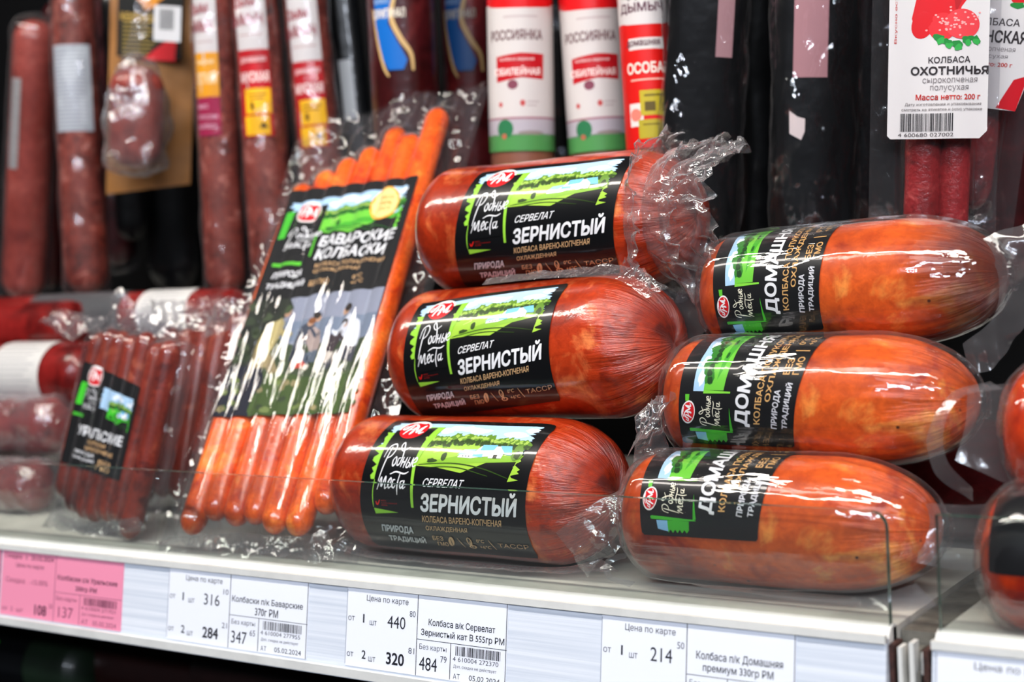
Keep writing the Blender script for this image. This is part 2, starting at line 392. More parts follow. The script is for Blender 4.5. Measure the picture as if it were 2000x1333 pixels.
def landscape(a, x0, y0, x1, y1, seed=1, house=True, g=('#97bf3c', '#7fae2e', '#5c8229', '#2a4016'), lay=1):
    W = x1-x0; H = y1-y0; X = lambda u: x0+u*W; Y = lambda v: y0+v*H; r = random.Random(seed)
    a.poly([(x, y) for x, y in rows(x0, x1, y0, Y(.62), 22, W*.05, seed)], '#a9cbe8', lay)
    for u, v, q in ((.50, .12, .09), (.62, .16, .07), (.86, .22, .09), (.95, .12, .04), (.40, .18, .05)): a.oval(X(u), Y(v), W*q, H*.06, '#e9f1f8', lay+1, 16, 0, .5, u*9)
    a.poly([(X(.30), Y(.44)), (X(.55), Y(.40)), (X(.98), Y(.44))]+[(x, y) for x, y in rows(X(.30), x1, Y(.5), y1, 16, W*.07, seed+4, 'right')][17:]+[(X(.62), Y(.9)), (X(.45), Y(.83)), (X(.30), Y(.82))], g[0], lay+1)
    a.poly([(X(.34), Y(.78)), (X(.6), Y(.62)), (X(.99), Y(.60)), (X(.97), Y(.70)), (X(.7), Y(.74)), (X(.45), Y(.82))], g[1], lay+2)
    a.stroke([(X(.33), Y(.80)), (X(.55), Y(.76)), (X(.75), Y(.82)), (X(.93), Y(.95))], H*.02, g[3], lay+3)
    a.stroke([(X(.38), Y(.84)), (X(.58), Y(.82)), (X(.80), Y(.93))], H*.018, g[3], lay+3)
    a.stroke([(X(.40), Y(.60)), (X(.46), Y(.54)), (X(.38), Y(.50))], H*.012, '#d5e48a', lay+3)
    for i in range(19):
        u = .32+.65*i/18; q = .030+.014*r.random(); v = .38+.05*r.random()-(.05 if 4 < i < 12 else 0); hh = H*(.085+.035*r.random())
        a.oval(X(u), Y(v), W*q, hh, g[2], lay+2, 22, 0, .45, i)
        a.oval(X(u)+W*q*.35, Y(v)+hh*.45, W*q*.55, hh*.45, g[3], lay+3, 14, 0, .7, i+20); a.oval(X(u)-W*q*.5, Y(v)+hh*.55, W*q*.3, hh*.3, g[3], lay+3, 10, 0, .7, i+33)
        for k in range(4): a.oval(X(u)+W*q*(r.random()-.7)*.8, Y(v)-hh*(.1+.6*r.random()), W*q*.26, hh*.2, '#9dbb55', lay+4, 8, 0, .7, i+40+k)
    a.oval(X(.48), Y(.66), W*.018, H*.07, g[3], lay+4, 12, 0, .3, 3); a.oval(X(.41), Y(.73), W*.03, H*.035, g[3], lay+4, 12, 0, .5, 4)
    if house:
        hw = '#eef0f0'; rb = '#6fb4dc'; L = lay+6
        a.poly([(X(.57), Y(.66)), (X(.59), Y(.57)), (X(.70), Y(.55)), (X(.72), Y(.64)), (X(.66), Y(.67))], hw, L)
        a.poly([(X(.565), Y(.62)), (X(.60), Y(.53)), (X(.68), Y(.52)), (X(.645), Y(.61))], '#8fb8cf', L+1)
        a.poly([(X(.66), Y(.60)), (X(.70), Y(.46)), (X(.83), Y(.46)), (X(.86), Y(.62)), (X(.72), Y(.64))], hw, L)
        a.poly([(X(.70), Y(.54)), (X(.705), Y(.44)), (X(.80), Y(.44)), (X(.79), Y(.53))], rb, L+1)
        a.poly([(X(.665), Y(.64)), (X(.665), Y(.56)), (X(.73), Y(.57)), (X(.73), Y(.65))], rb, L+1)
        a.poly([(X(.77), Y(.66)), (X(.775), Y(.55)), (X(.82), Y(.46)), (X(.86), Y(.56)), (X(.855), Y(.66))], hw, L+2)
        a.poly([(X(.82), Y(.45)), (X(.895), Y(.45)), (X(.915), Y(.60)), (X(.86), Y(.59))], rb, L+2)
        a.rect(X(.80), Y(.60), X(.825), Y(.66), '#3a3a30', L+3)
        for k in range(3): a.rect(X(.60+k*.02), Y(.63), X(.607+k*.02), Y(.65), '#39414a', L+3)
        a.oval(X(.945), Y(.56), W*.035, H*.13, g[2], L+2, 16, 0, .4, 8); a.oval(X(.95), Y(.60), W*.02, H*.07, g[3], L+3, 12, 0, .5, 9)

def barcode(a, x0, y0, x1, y1, m, lay, seed=1, gap=True):
    r = random.Random(seed); x = x0
    while x < x1:
        wd = (x1-x0)*r.choice((.008, .008, .016, .024)); a.rect(x, y0, min(x+wd, x1), y1, m, lay); x += wd+(x1-x0)*r.choice((.008, .012, .02))

BLK = '#0c0d0f'; TAN = '#d2a878'; WHT = '#e4e4e6'
# =================================================================== STRUCTURE
M_white = plain('white_enamel', '#e2e1dc', .35, .3, .05, 300, var=.10, vsc=60)
M_rail = None
def rail_mat():
    t = NT('price_rail_plastic'); c = t.coord(.6, 1, 60); n = t.noise(9, 3, .6, c)
    r = t.ramp(n, [(.3, lin('#c4ccd9')), (.7, lin('#e4e8f0'))]); b = t.bump(n, .15, .0006)
    t.pbr(r, .25, coat=.3, nrm=b); return t.m
M_rail = rail_mat()
M_deckm = plain('shelf_enamel', '#cfcdc4', .45, .1, .08, 250, var=.22, vsc=35)
M_dark = plain('dark_case', '#060607', .7, spec=.1)
M_metal = plain('galvanised_steel', '#9a968c', .4, 0, .2, 200, metal=.6, var=.35, vsc=120)
M_rust = plain('rusty_edge', '#4a2a22', .8, 0, .6, 600, var=.6, vsc=300)

def struct(name, VF, m): o = mk(name, *VF, m, smooth=False); o['kind'] = 'structure'; return o
struct('wall_back', box(-1.6, 1.0, .40, .42, -.5, .8), M_dark)
struct('wall_left', box(-1.62, -1.6, -.02, .42, -.5, .8), M_dark)
struct('floor', box(-1.6, 1.0, -.6, .42, -.52, -.5), M_dark)

XE = at(1733, 1228, Y=0).x        # the right end of the first shelf front
XS = at(1822, 1228, Y=0).x        # the left end of the second
def face(v, h=0): # price rail face: v 0..1 down, tilted so its foot stands proud
    z = -.0035-.0385*v; return (-.0012-.0060*v-h, z-h*.15)
def shelf(x0, x1, label, ttl):
    t = thing(ttl, label, 'shelf', (x0, 0, -.045))
    def P(name, poly, m):
        V, F = prism([(y, z+.045) for y, z in poly], 0, x1-x0)
        return mk(name, V, F, m, t, smooth=False)
    P('deck', [(.006, -.0012), (.38, -.0012), (.38, -.020), (.006, -.020)], M_deckm)
    arc = [(.0065+.0055*cos(a), -.0055+.0055*sin(a)) for a in [radians(q) for q in range(60, 181, 15)]]
    P('front_lip', [(.0095, -.012), (.0095, -.001)]+arc+[(.001, -.012)], M_white)
    P('price_rail', [(.0008, -.004), face(0), face(1), (-.0090, -.044), (-.0090, -.046), (.004, -.046), (.004, -.012), (.0008, -.012)], M_rail)
    P('rail_foot', [(-.0096, -.0415), (-.0096, -.0455), (-.0075, -.0460), (-.0075, -.0415)], M_white)
    P('rail_top_bead', [(-.0030, -.0022), (-.0004, -.0022), (-.0004, -.0050), (-.0030, -.0052)], M_white)
    return t
shelf(-1.25, XE, 'long white shelf with a pale price rail that carries the sausage packs', 'shelf')
shelf(XS, .62, 'second white shelf starting right of the rusty bracket', 'shelf')
# bracket between the two shelves
t = thing('shelf_bracket', 'worn grey steel bracket with rusty edges between the two shelves', 'bracket', (XE, 0, -.1))
wB = XS-XE
mk('upright', *box(wB*.04, wB*.96, .013, .34, .0, .0965), M_metal, t, False)
mk('front_flange', *join(box(wB*.12, wB*.62, .004, .012, 0, .092), box(wB*.62, wB*.70, .000, .012, .02, .085)), M_metal, t, False)
mk('hook_tab', *join(box(wB*.25, wB*.34, -.002, .004, .076, .094), box(wB*.5, wB*.60, -.002, .004, .078, .096), box(wB*.25, wB*.6, -.002, .004, .072, .079)), M_white, t, False)
mk('rusty_edge', *join(box(0.0002, wB*.12, .000, .010, 0, .094), box(wB*.80, wB*.93, -.002, .010, 0, .094)), M_rust, t, False)
def slot(k):
    return box(wB*.70, wB*.79, .001, .006, .02+k*.016, .028+k*.016)
mk('slot_edge', *join(*[slot(k) for k in range(5)]), M_white, t, False)

# glass fences
def glass_mat():
    t = NT('clear_glass'); lf = t.n('ShaderNodeLayerWeight'); lf.inputs['Blend'].default_value = .5; p5 = t.math('POWER', lf, 5.0); t.t.links.new(lf.outputs['Facing'], p5.inputs[0])
    fr = t.math('ADD', t.math('MULTIPLY', p5, .9), .05)
    tr = t.n('ShaderNodeBsdfTransparent'); tr.inputs[0].default_value = (.93, .96, .95, 1); gl = t.n('ShaderNodeBsdfGlossy'); gl.inputs['Roughness'].default_value = .03
    m = t.n('ShaderNodeMixShader'); t.l(fr, m, 0, 0); t.l(tr, m, 0, 1); t.l(gl, m, 0, 2)
    d = t.n('ShaderNodeBsdfDiffuse'); d.inputs[0].default_value = (.8, .8, .8, 1); m2 = t.n('ShaderNodeMixShader'); m2.inputs[0].default_value = .010
    t.l(m, m2, 0, 1); t.l(d, m2, 0, 2); t.l(m2, t.out, 0, 'Surface'); return t.m
M_glass = glass_mat(); M_gedge = plain('glass_edge', '#38574d', .15, .5)
def pane(x0, x1, H0, H1, label, rl, rr):
    th = .0032; t = thing('glass_fence', label, 'glass panel', (x0, .004, -.004))
    W = x1-x0; P = [(0, 0), (W, 0)]; r = .006
    if rr: P += [(W-r+r*sin(a), H1-r+r*cos(a)) for a in [radians(90-q) for q in range(0, 91, 15)]]
    else: P += [(W, H1)]
    P += [(r-r*cos(a), H0-r+r*sin(a)) for a in [radians(90-q) for q in range(0, 91, 15)]] if rl else [(0, H0)]
    n = len(P); e = .0004
    V = [(x, 0, z) for x, z in P]+[(x, th, z) for x, z in P]
    F = [tuple(range(n)), tuple(range(2*n-1, n-1, -1))]
    mk('pane', V, F, M_glass, t, False)
    F = [(i, n+i, n+(i+1) % n, (i+1) % n) for i in range(n)]
    mk('polished_edge', V, F, M_gedge, t, False)
XG = at(1737, 1222, Y=.004).x
pane(-1.2, XG, .050, .0455, 'long low glass fence along the shelf front, rounded right corner', False, True)
pane(at(1834, 1215, Y=.004).x, .6, .0455, .045, 'second low glass fence in front of the orange loaves at far right', False, False)

# =================================================================== PRICE TAGS
PW = paper('#e4e7f0')
def tag(xl, xr, label, a, mpaper=None, sub=0):
    X0 = at(xl, 1140, Y=-.002).x if False else xl; X1 = xr
    t = thing('price_tag', label, 'price tag', (X0, face(1)[0], face(1)[1]), group='price tags in the rail')
    oy, oz = face(1)
    def fn(u, v, h):
        y, z = face(.055+.905*v, .0004+h); return ((X1-X0)*u, y-oy, z-oz)
    b = Art(); b.rect(0, 0, 1, 1, mpaper or PW, 0)
    y0, z0 = face(.055, .0001); V = [((X1-X0)*u, *((lambda q: (q[0]-oy, q[1]-oz))(face(.055+.905*v, h)))) for u, v, h in ((0, 0, .0001), (1, 0, .0001), (1, 1, .0001), (0, 1, .0001), (0, 0, .0004), (1, 0, .0004), (1, 1, .0004), (0, 1, .0004))]
    mk('paper', V, [(0, 1, 2, 3), (4, 7, 6, 5), (0, 4, 5, 1), (1, 5, 6, 2), (2, 6, 7, 3), (3, 7, 4, 0)], mpaper or PW, t, False)
    a.build('print', fn, t); return t
INK = paper('#23242c'); INK2 = paper('#4a4c58')
def tag_art(p1, c1, p2, c2, l1, l2, p3, c3, code, seed, full=True):
    a = Art(); m = INK
    a.text('Цена по карте', .13, .07, .40, .165, m, 1)
    for k, (y, p, c, bd) in enumerate(((.30, p1, c1, 0), (.76, p2, c2, .022))):
        a.text('от', .012, y+.06, .055, y+.12, INK2, 1); a.text(str(k+1), .11, y+.02, .1195 if k == 0 else .137, y+.13, m, 1, bold=bd*.6)
        a.text('шт', .155, y+.09, .20, y+.15, INK2, 1); a.text(p, .27, y, .385, y+.155, m, 1, bold=bd); a.text(c, .41, y-.09, .447, y-.015, INK2, 1)
    a.rect(.458, 0, .462, 1, m, 1); a.rect(.462, .545, 1, .552, m, 1); a.rect(.668, .552, .672, .99, m, 1)
    a.rect(.993, 0, .997, 1, INK2, 1); a.rect(.0, .02, .003, .98, paper('#8f95a3'), 1)
    a.text(l1[0], l1[1], .28, l1[2], .385, m, 1, bold=.01); a.text(l2[0], l2[1], .41, l2[2], .515, m, 1, bold=.01)
    a.text('Без карты', .478, .60, .645, .685, INK2, 1); a.text(p3, .48, .76, .59, .925, m, 1); a.text(c3, .61, .72, .648, .80, INK2, 1)
    barcode(a, .70, .575, .965, .69, m, 1, seed); a.text(code, .685, .705, .955, .76, INK2, 1)
    a.text('Доп. скидка не действует', .69, .80, .945, .85, INK2, 1); a.text('АТ', .69, .91, .73, .975, INK2, 1); a.text('05.02.2024', .785, .905, .965, .97, m, 1)
    return a
xw = lambda px, py: at(px, py, Y=-.004).x
tag(xw(330, 1180), xw(602, 1200), 'white price tag with 316 and 284 below the long red sausage pack', tag_art('316', '10', '284', '21', ('Колбаски п/к Баварские', .475, .965), ('370г РМ', .64, .80), '347', '65', '4 610004 277955', 3))
tag(xw(678, 1220), xw(991, 1250), 'white price tag with 440 and 320 below the lowest round loaf', tag_art('440', '80', '320', '81', ('Колбаса в/к Сервелат', .53, .93), ('Зернистый кат В 555гр РМ', .485, .985), '484', '79', '4 610004 272370', 5))
tag(xw(1174, 1260), xw(1553, 1290), 'white price tag with 214 below the orange loaves', tag_art('214', '50', '203', '79', ('Колбаса п/к Домашняя', .51, .94), ('премиум 330гр РМ', .545, .895), '238', '70', '4 610004 273780', 8))
tag(XS+.0015, XS+.105, 'white price tag with 219 at the second shelf, far right', tag_art('219', '90', '199', '70', ('Колбаса п/к Деревенская', .48, .96), ('330гр РМ', .58, .86), '241', '89', '4 610004 273797', 9))
pk = paper('#e58aa6'); INK = paper('#5c2a44'); INK2 = paper('#8a4863')
a = Art(); a.text('Скидка  с  20.02.2024', .02, .03, .44, .12, INK, 1, bold=.01); a.text('Цена по карте', .12, .17, .36, .25, INK, 1)
a.text('Скидка   -15.00%', .04, .40, .40, .50, INK2, 1); a.text('от  2  шт', .02, .86, .2, .93, INK2, 1); a.text('108', .30, .78, .40, .94, INK, 1, bold=.02); a.text('50', .42, .74, .45, .81, INK2, 1)
a.rect(.458, 0, .462, 1, INK2, 1); a.rect(.462, .545, 1, .552, INK2, 1); a.rect(.668, .552, .672, .99, INK2, 1)
a.text('Колбаски с/к Уральские', .48, .28, .96, .38, INK, 1, bold=.015); a.text('200гр РМ', .63, .42, .80, .51, INK, 1, bold=.015)
a.text('Без карты', .478, .60, .645, .685, INK2, 1); a.text('137', .50, .76, .62, .92, INK2, 1); barcode(a, .70, .575, .965, .69, INK, 1, 3); a.text('4 610004 271921', .685, .705, .955, .76, INK2, 1)
a.text('Доп. скидка не действует', .69, .80, .945, .85, INK2, 1); a.text('АТ   05.02.2024', .69, .90, .965, .97, INK2, 1)
tag(xw(2, 1100), xw(238, 1130), 'pink discount price tag at the left end of the rail', a, pk)
a = Art(); a.rect(.99, 0, 1, 1, INK2, 1); a.text('20', .93, .80, .97, .92, INK, 1)
tag(xw(-260, 1080), xw(0, 1110), 'pink price tag cut off by the left edge of the photo', a, pk)
INK = paper('#23242c'); INK2 = paper('#4a4c58')

# =================================================================== SERVELAT LOAVES
def prof(x, L, R, dl, pl, dr, pr):   # x from -L/2..L/2
    a = -L/2; b = L/2
    if x < a+dl: q = (a+dl-x)/dl; return R*max(0, 1-q**pl)**(1/pl)
    if x > b-dr: q = (x-b+dr)/dr; return R*max(0, 1-q**pr)**(1/pr)
    return R
lastbody = {}
def lumpf(x, a, seed, lump): return 1+lump*nz(x*30+seed, -sin(a)*1.5, cos(a)*1.5)
def loaf_body(L, R, dl, pl, dr, pr, seed, wr=.02, n=112, m=100, lump=.012, puck=0):
    lastbody.clear(); lastbody.update(seed=seed, lump=lump)
    xs = sorted([-L/2+dl*(1-cos(pi/2*i/18)) for i in range(19)]+[-L/2+dl+(L-dl-dr)*i/40 for i in range(1, 40)]+[L/2-dr*(1-sin(pi/2*i/24)) for i in range(25)])
    V = []
    for x in xs:
        r0 = prof(x, L, R, dl, pl, dr, pr); e = max(0, (x-(L/2-dr*1.15))/(dr*1.15))
        for i in range(n):
            a = 2*pi*i/n; y = -sin(a); z = cos(a)
            q = 1+lump*nz(x*30+seed, y*1.5, z*1.5)
            if e > 0: q += wr*min(1, e*2)*(nz(y*7+seed, z*7, x*9)+.5*nz(y*15, z*15+seed, x*9))
            xx = x - (puck*R*(1-r0/R)**3 if x > 0 else 0)
            V.append((xx, y*r0*q, R+z*r0*q))
    F = [(j*n+i, j*n+(i+1) % n, (j+1)*n+(i+1) % n, (j+1)*n+i) for j in range(len(xs)-1) for i in range(n)]
    return V, F

def servelat_art():
    a = Art(); D = lambda f: 10+143*f
    a.poly([(1.2, D(.0)), (97.5, D(.0)), (99, D(.012)), (100, D(.05)), (100, D(.96)), (98.8, D(1)), (1.5, D(1)), (0, D(.97)), (0, D(.04))], BLK, 0)
    D = lambda f: 10+143*(1.08*f-.09)
    landscape(a, 4, D(.125), 95, D(.50), 7)
    g = '#8cc63a'
    a.poly([(x, y) for x, y in rows(3, 14, D(.22), D(.52), 14, 4.5, 3, 'left')], g, 3)
    a.poly([(9, D(.20)), (34, D(.17)), (31, D(.62)), (8, D(.62))], BLK, 5)
    a.poly([(33.5, D(.165)), (38, D(.165)), (33, D(.40)), (32.8, D(.44)), (34.5, D(.67)), (33, D(.67)), (31, D(.45)), (31.5, D(.30))], g, 6)
    a.poly([(27, D(.165)), (38, D(.165)), (37, D(.20)), (28, D(.20))], g, 4)
    a.stroke([(8.6, D(.52)), (8.2, D(.60)), (8.8, D(.68))], .6, g, 6)
    a.poly([(9, D(.685)), (24.5, D(.705)), (9.8, D(.72))], g, 6)
    badge(a, 19.5, D(.19), 9.6, 13.5, 0)
    for q in range(len(a.V)-1, -1, -1): pass
    script_words(a, lambda x, y: (10+x*.23, D(.29+y*.0030)), WHT, 3.0, 9)
    a.stroke([(10.5, D(.645)), (11.5, D(.665)), (13, D(.635))], .8, '#d21f1a', 9)
    for k, s_ in enumerate(('МЯСО', 'С СОБСТВЕННОЙ', 'ФЕРМЫ')): a.text(s_, 14, D(.635+.013*k), 14+len(s_)*.78, D(.643+.013*k), '#a01a18', 9)
    a.text('СЕРВЕЛАТ', 39, D(.500), 63, D(.548), WHT, 9, .012, 1.2)
    a.text('ЗЕРНИСТЫЙ', 38.5, D(.558), 95, D(.690), WHT, 9, .035, 1.0, wob=.03)
    a.text('КОЛБАСА ВАРЕНО-КОПЧЕНАЯ', 39, D(.712), 86, D(.752), TAN, 9, .012, .4)
    a.text('ОХЛАЖДЕННАЯ', 40, D(.775), 65, D(.812), TAN, 9, .012, .4)
    a.text('ПРИРОДА', 11, D(.79), 31, D(.85), '#cfd0d2', 9, .03, 1, wob=.05); a.text('ТРАДИЦИЙ', 13, D(.86), 36.5, D(.925), '#cfd0d2', 9, .03, 1, wob=.05)
    a.text('БЕЗ', 42, D(.845), 48.5, D(.88), TAN, 9, .01, .5); a.text('ГМО', 43.5, D(.893), 50, D(.93), TAN, 9, .01, .5)
    a.oval(53, D(.885), 1.7, 6.3, TAN, 9, 16, .15); a.stroke([(53.3, D(.86)), (52.6, D(.935))], .5, BLK, 10)
    a.stroke([(57.5, D(.85)), (60, D(.93))], .45, TAN, 9); a.stroke([(76, D(.85)), (78.5, D(.93))], .45, TAN, 9)
    a.oval(64.2, D(.872), 1.5, 5, TAN, 9, 14); a.oval(64.9, D(.918), 2.2, 2.6, TAN, 9, 14); a.oval(64.2, D(.87), .8, 4, BLK, 10, 12); a.oval(64.9, D(.918), 1.3, 1.5, BLK, 10, 12)
    a.stroke([(64.3, D(.87)), (64.9, D(.92))], .7, TAN, 11)
    a.text('0°C', 68.5, D(.848), 73, D(.876), TAN, 9, .008, .3); a.text('+6°C', 69, D(.90), 75.5, D(.928), TAN, 9, .008, .3)
    a.text('TAССР', 80.5, D(.868), 98, D(.905), '#b98f66', 9, -.004, .3)
    return a
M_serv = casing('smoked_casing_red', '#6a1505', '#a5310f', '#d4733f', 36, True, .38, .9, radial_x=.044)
M_filmA = film('bag_film', .06, .02, .35, 70, gain=1.4, dist=.0012)
M_crin = film('crinkled_film', .10, .09, .8, 90, gain=2.6, edge=.5, dist=.003)
SL, SR = .156, .0330
sl = dict(L=SL, R=SR, dl=.021, pl=2.2, dr=.036, pr=2.1)
def loaf_root(name, label, cat, p, yaw, tilt, roll, R, group):
    rot = Matrix.Rotation(yaw, 3, 'Z') @ Matrix.Rotation(-tilt, 3, 'Y') @ Matrix.Rotation(roll, 3, 'X')
    base = V3(p) - rot @ V3((0, 0, R))
    return thing(name, label, cat, base, rot, group)
sroot = loaf_root('smoked_sausage_loaf', 'lowest of the three thick red loaves, lying on the shelf', 'sausage', (-.0496, .0494, .0347), 0, 0, 0, SR, 'thick red smoked loaves with black landscape labels')
WR = SR
mk('sausage_body', *loaf_body(seed=3, wr=.03, puck=.10, **sl), M_serv, sroot)
lab = servelat_art()
def quadmap(Q, P, R, v0, v1, seed, lump, extra=.0004):   # label corners TL TR BR BL as (x along the loaf, degrees from the top)
    def fn(u, v, h):
        u = u/100; t_ = (v-v0)/(v1-v0)
        x = (Q[0][0]*(1-u)+Q[1][0]*u)*(1-t_)+(Q[3][0]*(1-u)+Q[2][0]*u)*t_; g = (Q[0][1]*(1-u)+Q[1][1]*u)*(1-t_)+(Q[3][1]*(1-u)+Q[2][1]*u)*t_
        a = radians(g); r = prof(x, **P)*lumpf(x, a, seed, lump)+h+extra; return (x, -r*sin(a), R+r*cos(a))
    return fn
def put_label(root, art, Q, P, R, v0, v1, seed, lump, txt):
    o = art.build('label', quadmap(Q, P, R, v0, v1, seed, lump), root, 5.0, 4.0); o['label'] = txt
# seam of the bag along the underside and the gathered tail
def bag_tail(root, L, R, seed, size=1.0, ang0=0, ang1=2*pi, out=.014, back=0, rr=.5, ro=1.05, mat=None, name='gathered_film', amp=.004):
    nA = 90
    def ring(k, x, r, wob):
        return [V3((x+wob*nz(cos(a)*3+seed, sin(a)*3, k), -r*(1+wob*30*nz(cos(a)*4, sin(a)*4+seed, k+5))*sin(a), R+r*(1+wob*30*nz(cos(a)*4, sin(a)*4+seed, k+5))*cos(a))) for a in [ang0+(ang1-ang0)*i/24 for i in range(25)]]
    A = ring(0, L/2-back, R*rr, .0); B = ring(1, L/2-back+out, R*ro, .006*size)
    V, F = loft(A, B, nA, 22, amp, 120, seed, fold=.003*size, nf=17)
    return mk(name, V, F, mat or M_crin, root)
V, F = loft([(-.075, -.012, .0045), (-.05, -.017, .0012), (0, -.018, .0010), (.05, -.016, .0015), (.072, -.012, .006)],
            [(-.080, -.021, .004), (-.05, -.024, .0002), (0, -.0255, .0002), (.045, -.024, .0003), (.083, -.016, .002)], 80, 6, .0008, 150, 2)
seam = mk('bag_seam', V, F, M_crin, sroot)
V, F = loft([(-.0800, -.014, .012), (-.083, -.018, .008), (-.080, -.021, .004)], [(-.0835, -.0165, .013), (-.0885, -.0215, .0085), (-.082, -.0255, .003)], 20, 6, .0012, 200, 5)
curl = mk('film_curl', V, F, M_crin, sroot)
def place(root, p, yaw, tilt, roll, R):
    rot = Matrix.Rotation(yaw, 3, 'Z') @ Matrix.Rotation(-tilt, 3, 'Y') @ Matrix.Rotation(roll, 3, 'X')
    root.matrix_world = Matrix.Translation(V3(p) - rot @ V3((0, 0, R))) @ rot.to_4x4()
for nm in ('bag_seam', 'film_curl'): pass
s2 = copy_tree(sroot); s2['label'] = 'middle loaf of the red stack, tilted up at its wrinkled right end'
place(s2, (-.0318, .0768, .0967), radians(-.5), radians(2.0), 0, SR)
s3 = copy_tree(sroot); s3['label'] = 'topmost red loaf with a thick frill of crinkled film'
place(s3, (-.0320, .1052, .1567), 0, 0, 0, SR)
for s_ in (s2, s3):
    for ch in list(s_.children):
        if ch.name.startswith(('bag_seam', 'film_curl')): bpy.data.objects.remove(ch)
for r_, Q in ((sroot, [(-.0404, 16), (.0521, 17), (.0443, 146), (-.0498, 147)]), (s2, [(-.052, 36), (.0302, 22), (.0286, 131), (-.058, 150)]), (s3, [(-.0335, 33), (.0531, 28), (.0456, 138), (-.0471, 148)])):
    put_label(r_, lab, Q, sl, SR, 10, 153, 3, .012, 'black label with landscape and white lettering')
# loaf 1: fan of film at the right end, sweeping down to the shelf
V, F = loft([(.060, -.029, .020), (.075, -.022, .032), (.085, -.008, .040), (.080, .010, .058)], [(.072, -.024, .001), (.096, -.018, .022), (.101, -.004, .048), (.096, .008, .072)], 60, 16, .003, 130, 9, fold=.002, nf=9)
mk('film_fan', V, F, M_crin, sroot)
V, F = loft([(.083, -.004, .050), (.092, -.010, .058), (.099, -.014, .060)], [(.088, .004, .070), (.098, .000, .078), (.108, -.006, .076)], 40, 18, .005, 140, 4, fold=.003, nf=6)
mk('crumpled_film_end', V, F, M_crin, sroot)
V, F = loft([(-.02, -.012, .0665), (.02, -.014, .0668), (.055, -.016, .064), (.074, -.020, .054)], [(-.02, -.007, .0695), (.02, -.009, .0705), (.06, -.010, .0695), (.084, -.018, .058)], 50, 8, .0012, 160, 4)
mk('film_ridge', V, F, M_crin, s2)
V, F = loft([(.058, -.016, .064), (.070, -.019, .060), (.078, -.020, .052)], [(.064, -.020, .072), (.078, -.026, .066), (.085, -.024, .052)], 36, 12, .003, 180, 14, fold=.002, nf=5)
mk('crumpled_film_end', V, F, M_crin, s2)
for k, (rr_, ro_, ou, sd, bk) in enumerate(((.93, 1.20, .011, 3, .026), (.85, 1.10, .022, 7, .018), (.72, .98, .030, 11, .012))):
    bag_tail(s3, SL, SR, sd, 1.2, radians(-30), radians(215), ou, bk, rr_, ro_, amp=.0045, name='film_frill')

# =================================================================== ORANGE LOAVES
WR = .027
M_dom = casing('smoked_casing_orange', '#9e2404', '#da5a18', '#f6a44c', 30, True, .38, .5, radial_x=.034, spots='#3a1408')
M_loose = film('loose_film', .05, .012, .6, 45, (.3, 1.6, 1.6), gain=1.5, edge=.12, dist=.0014)
DL, DR_ = .134, .0268
dl_ = dict(L=DL, R=DR_, dl=.017, pl=2.2, dr=.045, pr=2.1)
def dom_art():
    a = Art(); g = '#3fae2a'
    a.poly([(0, -20), (98, -20), (100, -17), (100, 129), (98.5, 131), (2, 131), (0, 129)], BLK, 0)
    a.poly([(12, -5), (15, -6), (24, -5), (23, 30), (22, 80), (12, 80), (11.5, 60), (12.5, 40), (11, 20)], '#a8cdea', 1)
    for v in (10, 30, 52, 68): a.oval(17.5, v, 3, 7, '#e8f1f8', 2, 14, 0, .5, v)
    a.poly([(21, -5), (38, -8), (40, 10), (37.5, 30), (39, 50), (38, 79), (21, 79)], '#6cc43a', 2)
    a.poly([(32, -5), (36, -8), (37, 30), (34, 60), (31, 70)], '#46a52c', 3)
    for i in range(11): a.oval(22.5+2.2*sin(i*2.1), 2+i*6.6, 4.2, 6, '#2f7d24', 4, 14, 0, .4, i); a.oval(24.5+1.2*sin(i*1.3), 4+i*6.6, 2.2, 3.5, '#173f14', 5, 10, 0, .5, i+9)
    a.oval(33, 25, 1.5, 5, '#1d5a1a', 5, 10); a.oval(33, 44, 1.2, 4, '#1d5a1a', 5, 10)
    a.poly([(21, 79), (44, 80), (44, 81.5), (21, 82)], '#7ecf3c', 4); a.poly([(5.5, 83), (9, 83), (9, 89), (6, 89)], '#5cc02f', 4)
    badge(a, 8.6, 99, 6.0, 10.5, .1, up=True)
    script_words(a, lambda x, y: (18+y*.20, 112-x*.28), '#efe9cf', 3.2, 7)
    a.poly([(9, 114.5), (10, 113.5), (47, 116), (48, 117), (30, 117.5), (9.5, 116.5)], g, 4)
    a.poly([(44.5, 94), (48, 115.5), (45.5, 116)], g, 5)
    a.poly([(14, 117.5), (24, 117.5), (24, 127), (15, 125)], '#86b8dc', 3); a.poly([(23.5, 117.5), (42, 117.5)]+[(42-k*2.0, 125+(3 if k % 2 else 0)) for k in range(10)], g, 4)
    a.text('ДОМАШНЯЯ', 49.5, 0, 63, 111, '#e9e9ea', 6, .035, .02, up=True, wob=.03)
    a.text('КОЛБАСА ПОЛУКОПЧЕНАЯ', 66, -12, 71.5, 108, '#d9a868', 6, .02, 0, up=True)
    a.text('ОХЛАЖДЕННАЯ', 74, 2, 79.5, 88, '#d9a868', 6, .02, 0, up=True)
    a.text('ПРИРОДА', 81, 78, 87, 112, '#d8d8dc', 6, .03, .03, up=True, wob=.05); a.text('ТРАДИЦИЙ', 89, 72, 95.5, 112, '#d8d8dc', 6, .03, .03, up=True, wob=.05)
    a.text('БЕЗ', 84, 48, 89.5, 64, '#d9a868', 6, .02, 0, up=True); a.text('ГМО', 91.5, 46, 97, 64, '#d9a868', 6, .02, 0, up=True)
    a.rect(86, 38, 97, 39.2, '#d9a868', 6); a.text('0°C', 84, 16, 89, 30, '#d9a868', 6, .01, 0, up=True); a.text('+6°C', 91, 14, 96, 30, '#d9a868', 6, .01, 0, up=True)
    return a
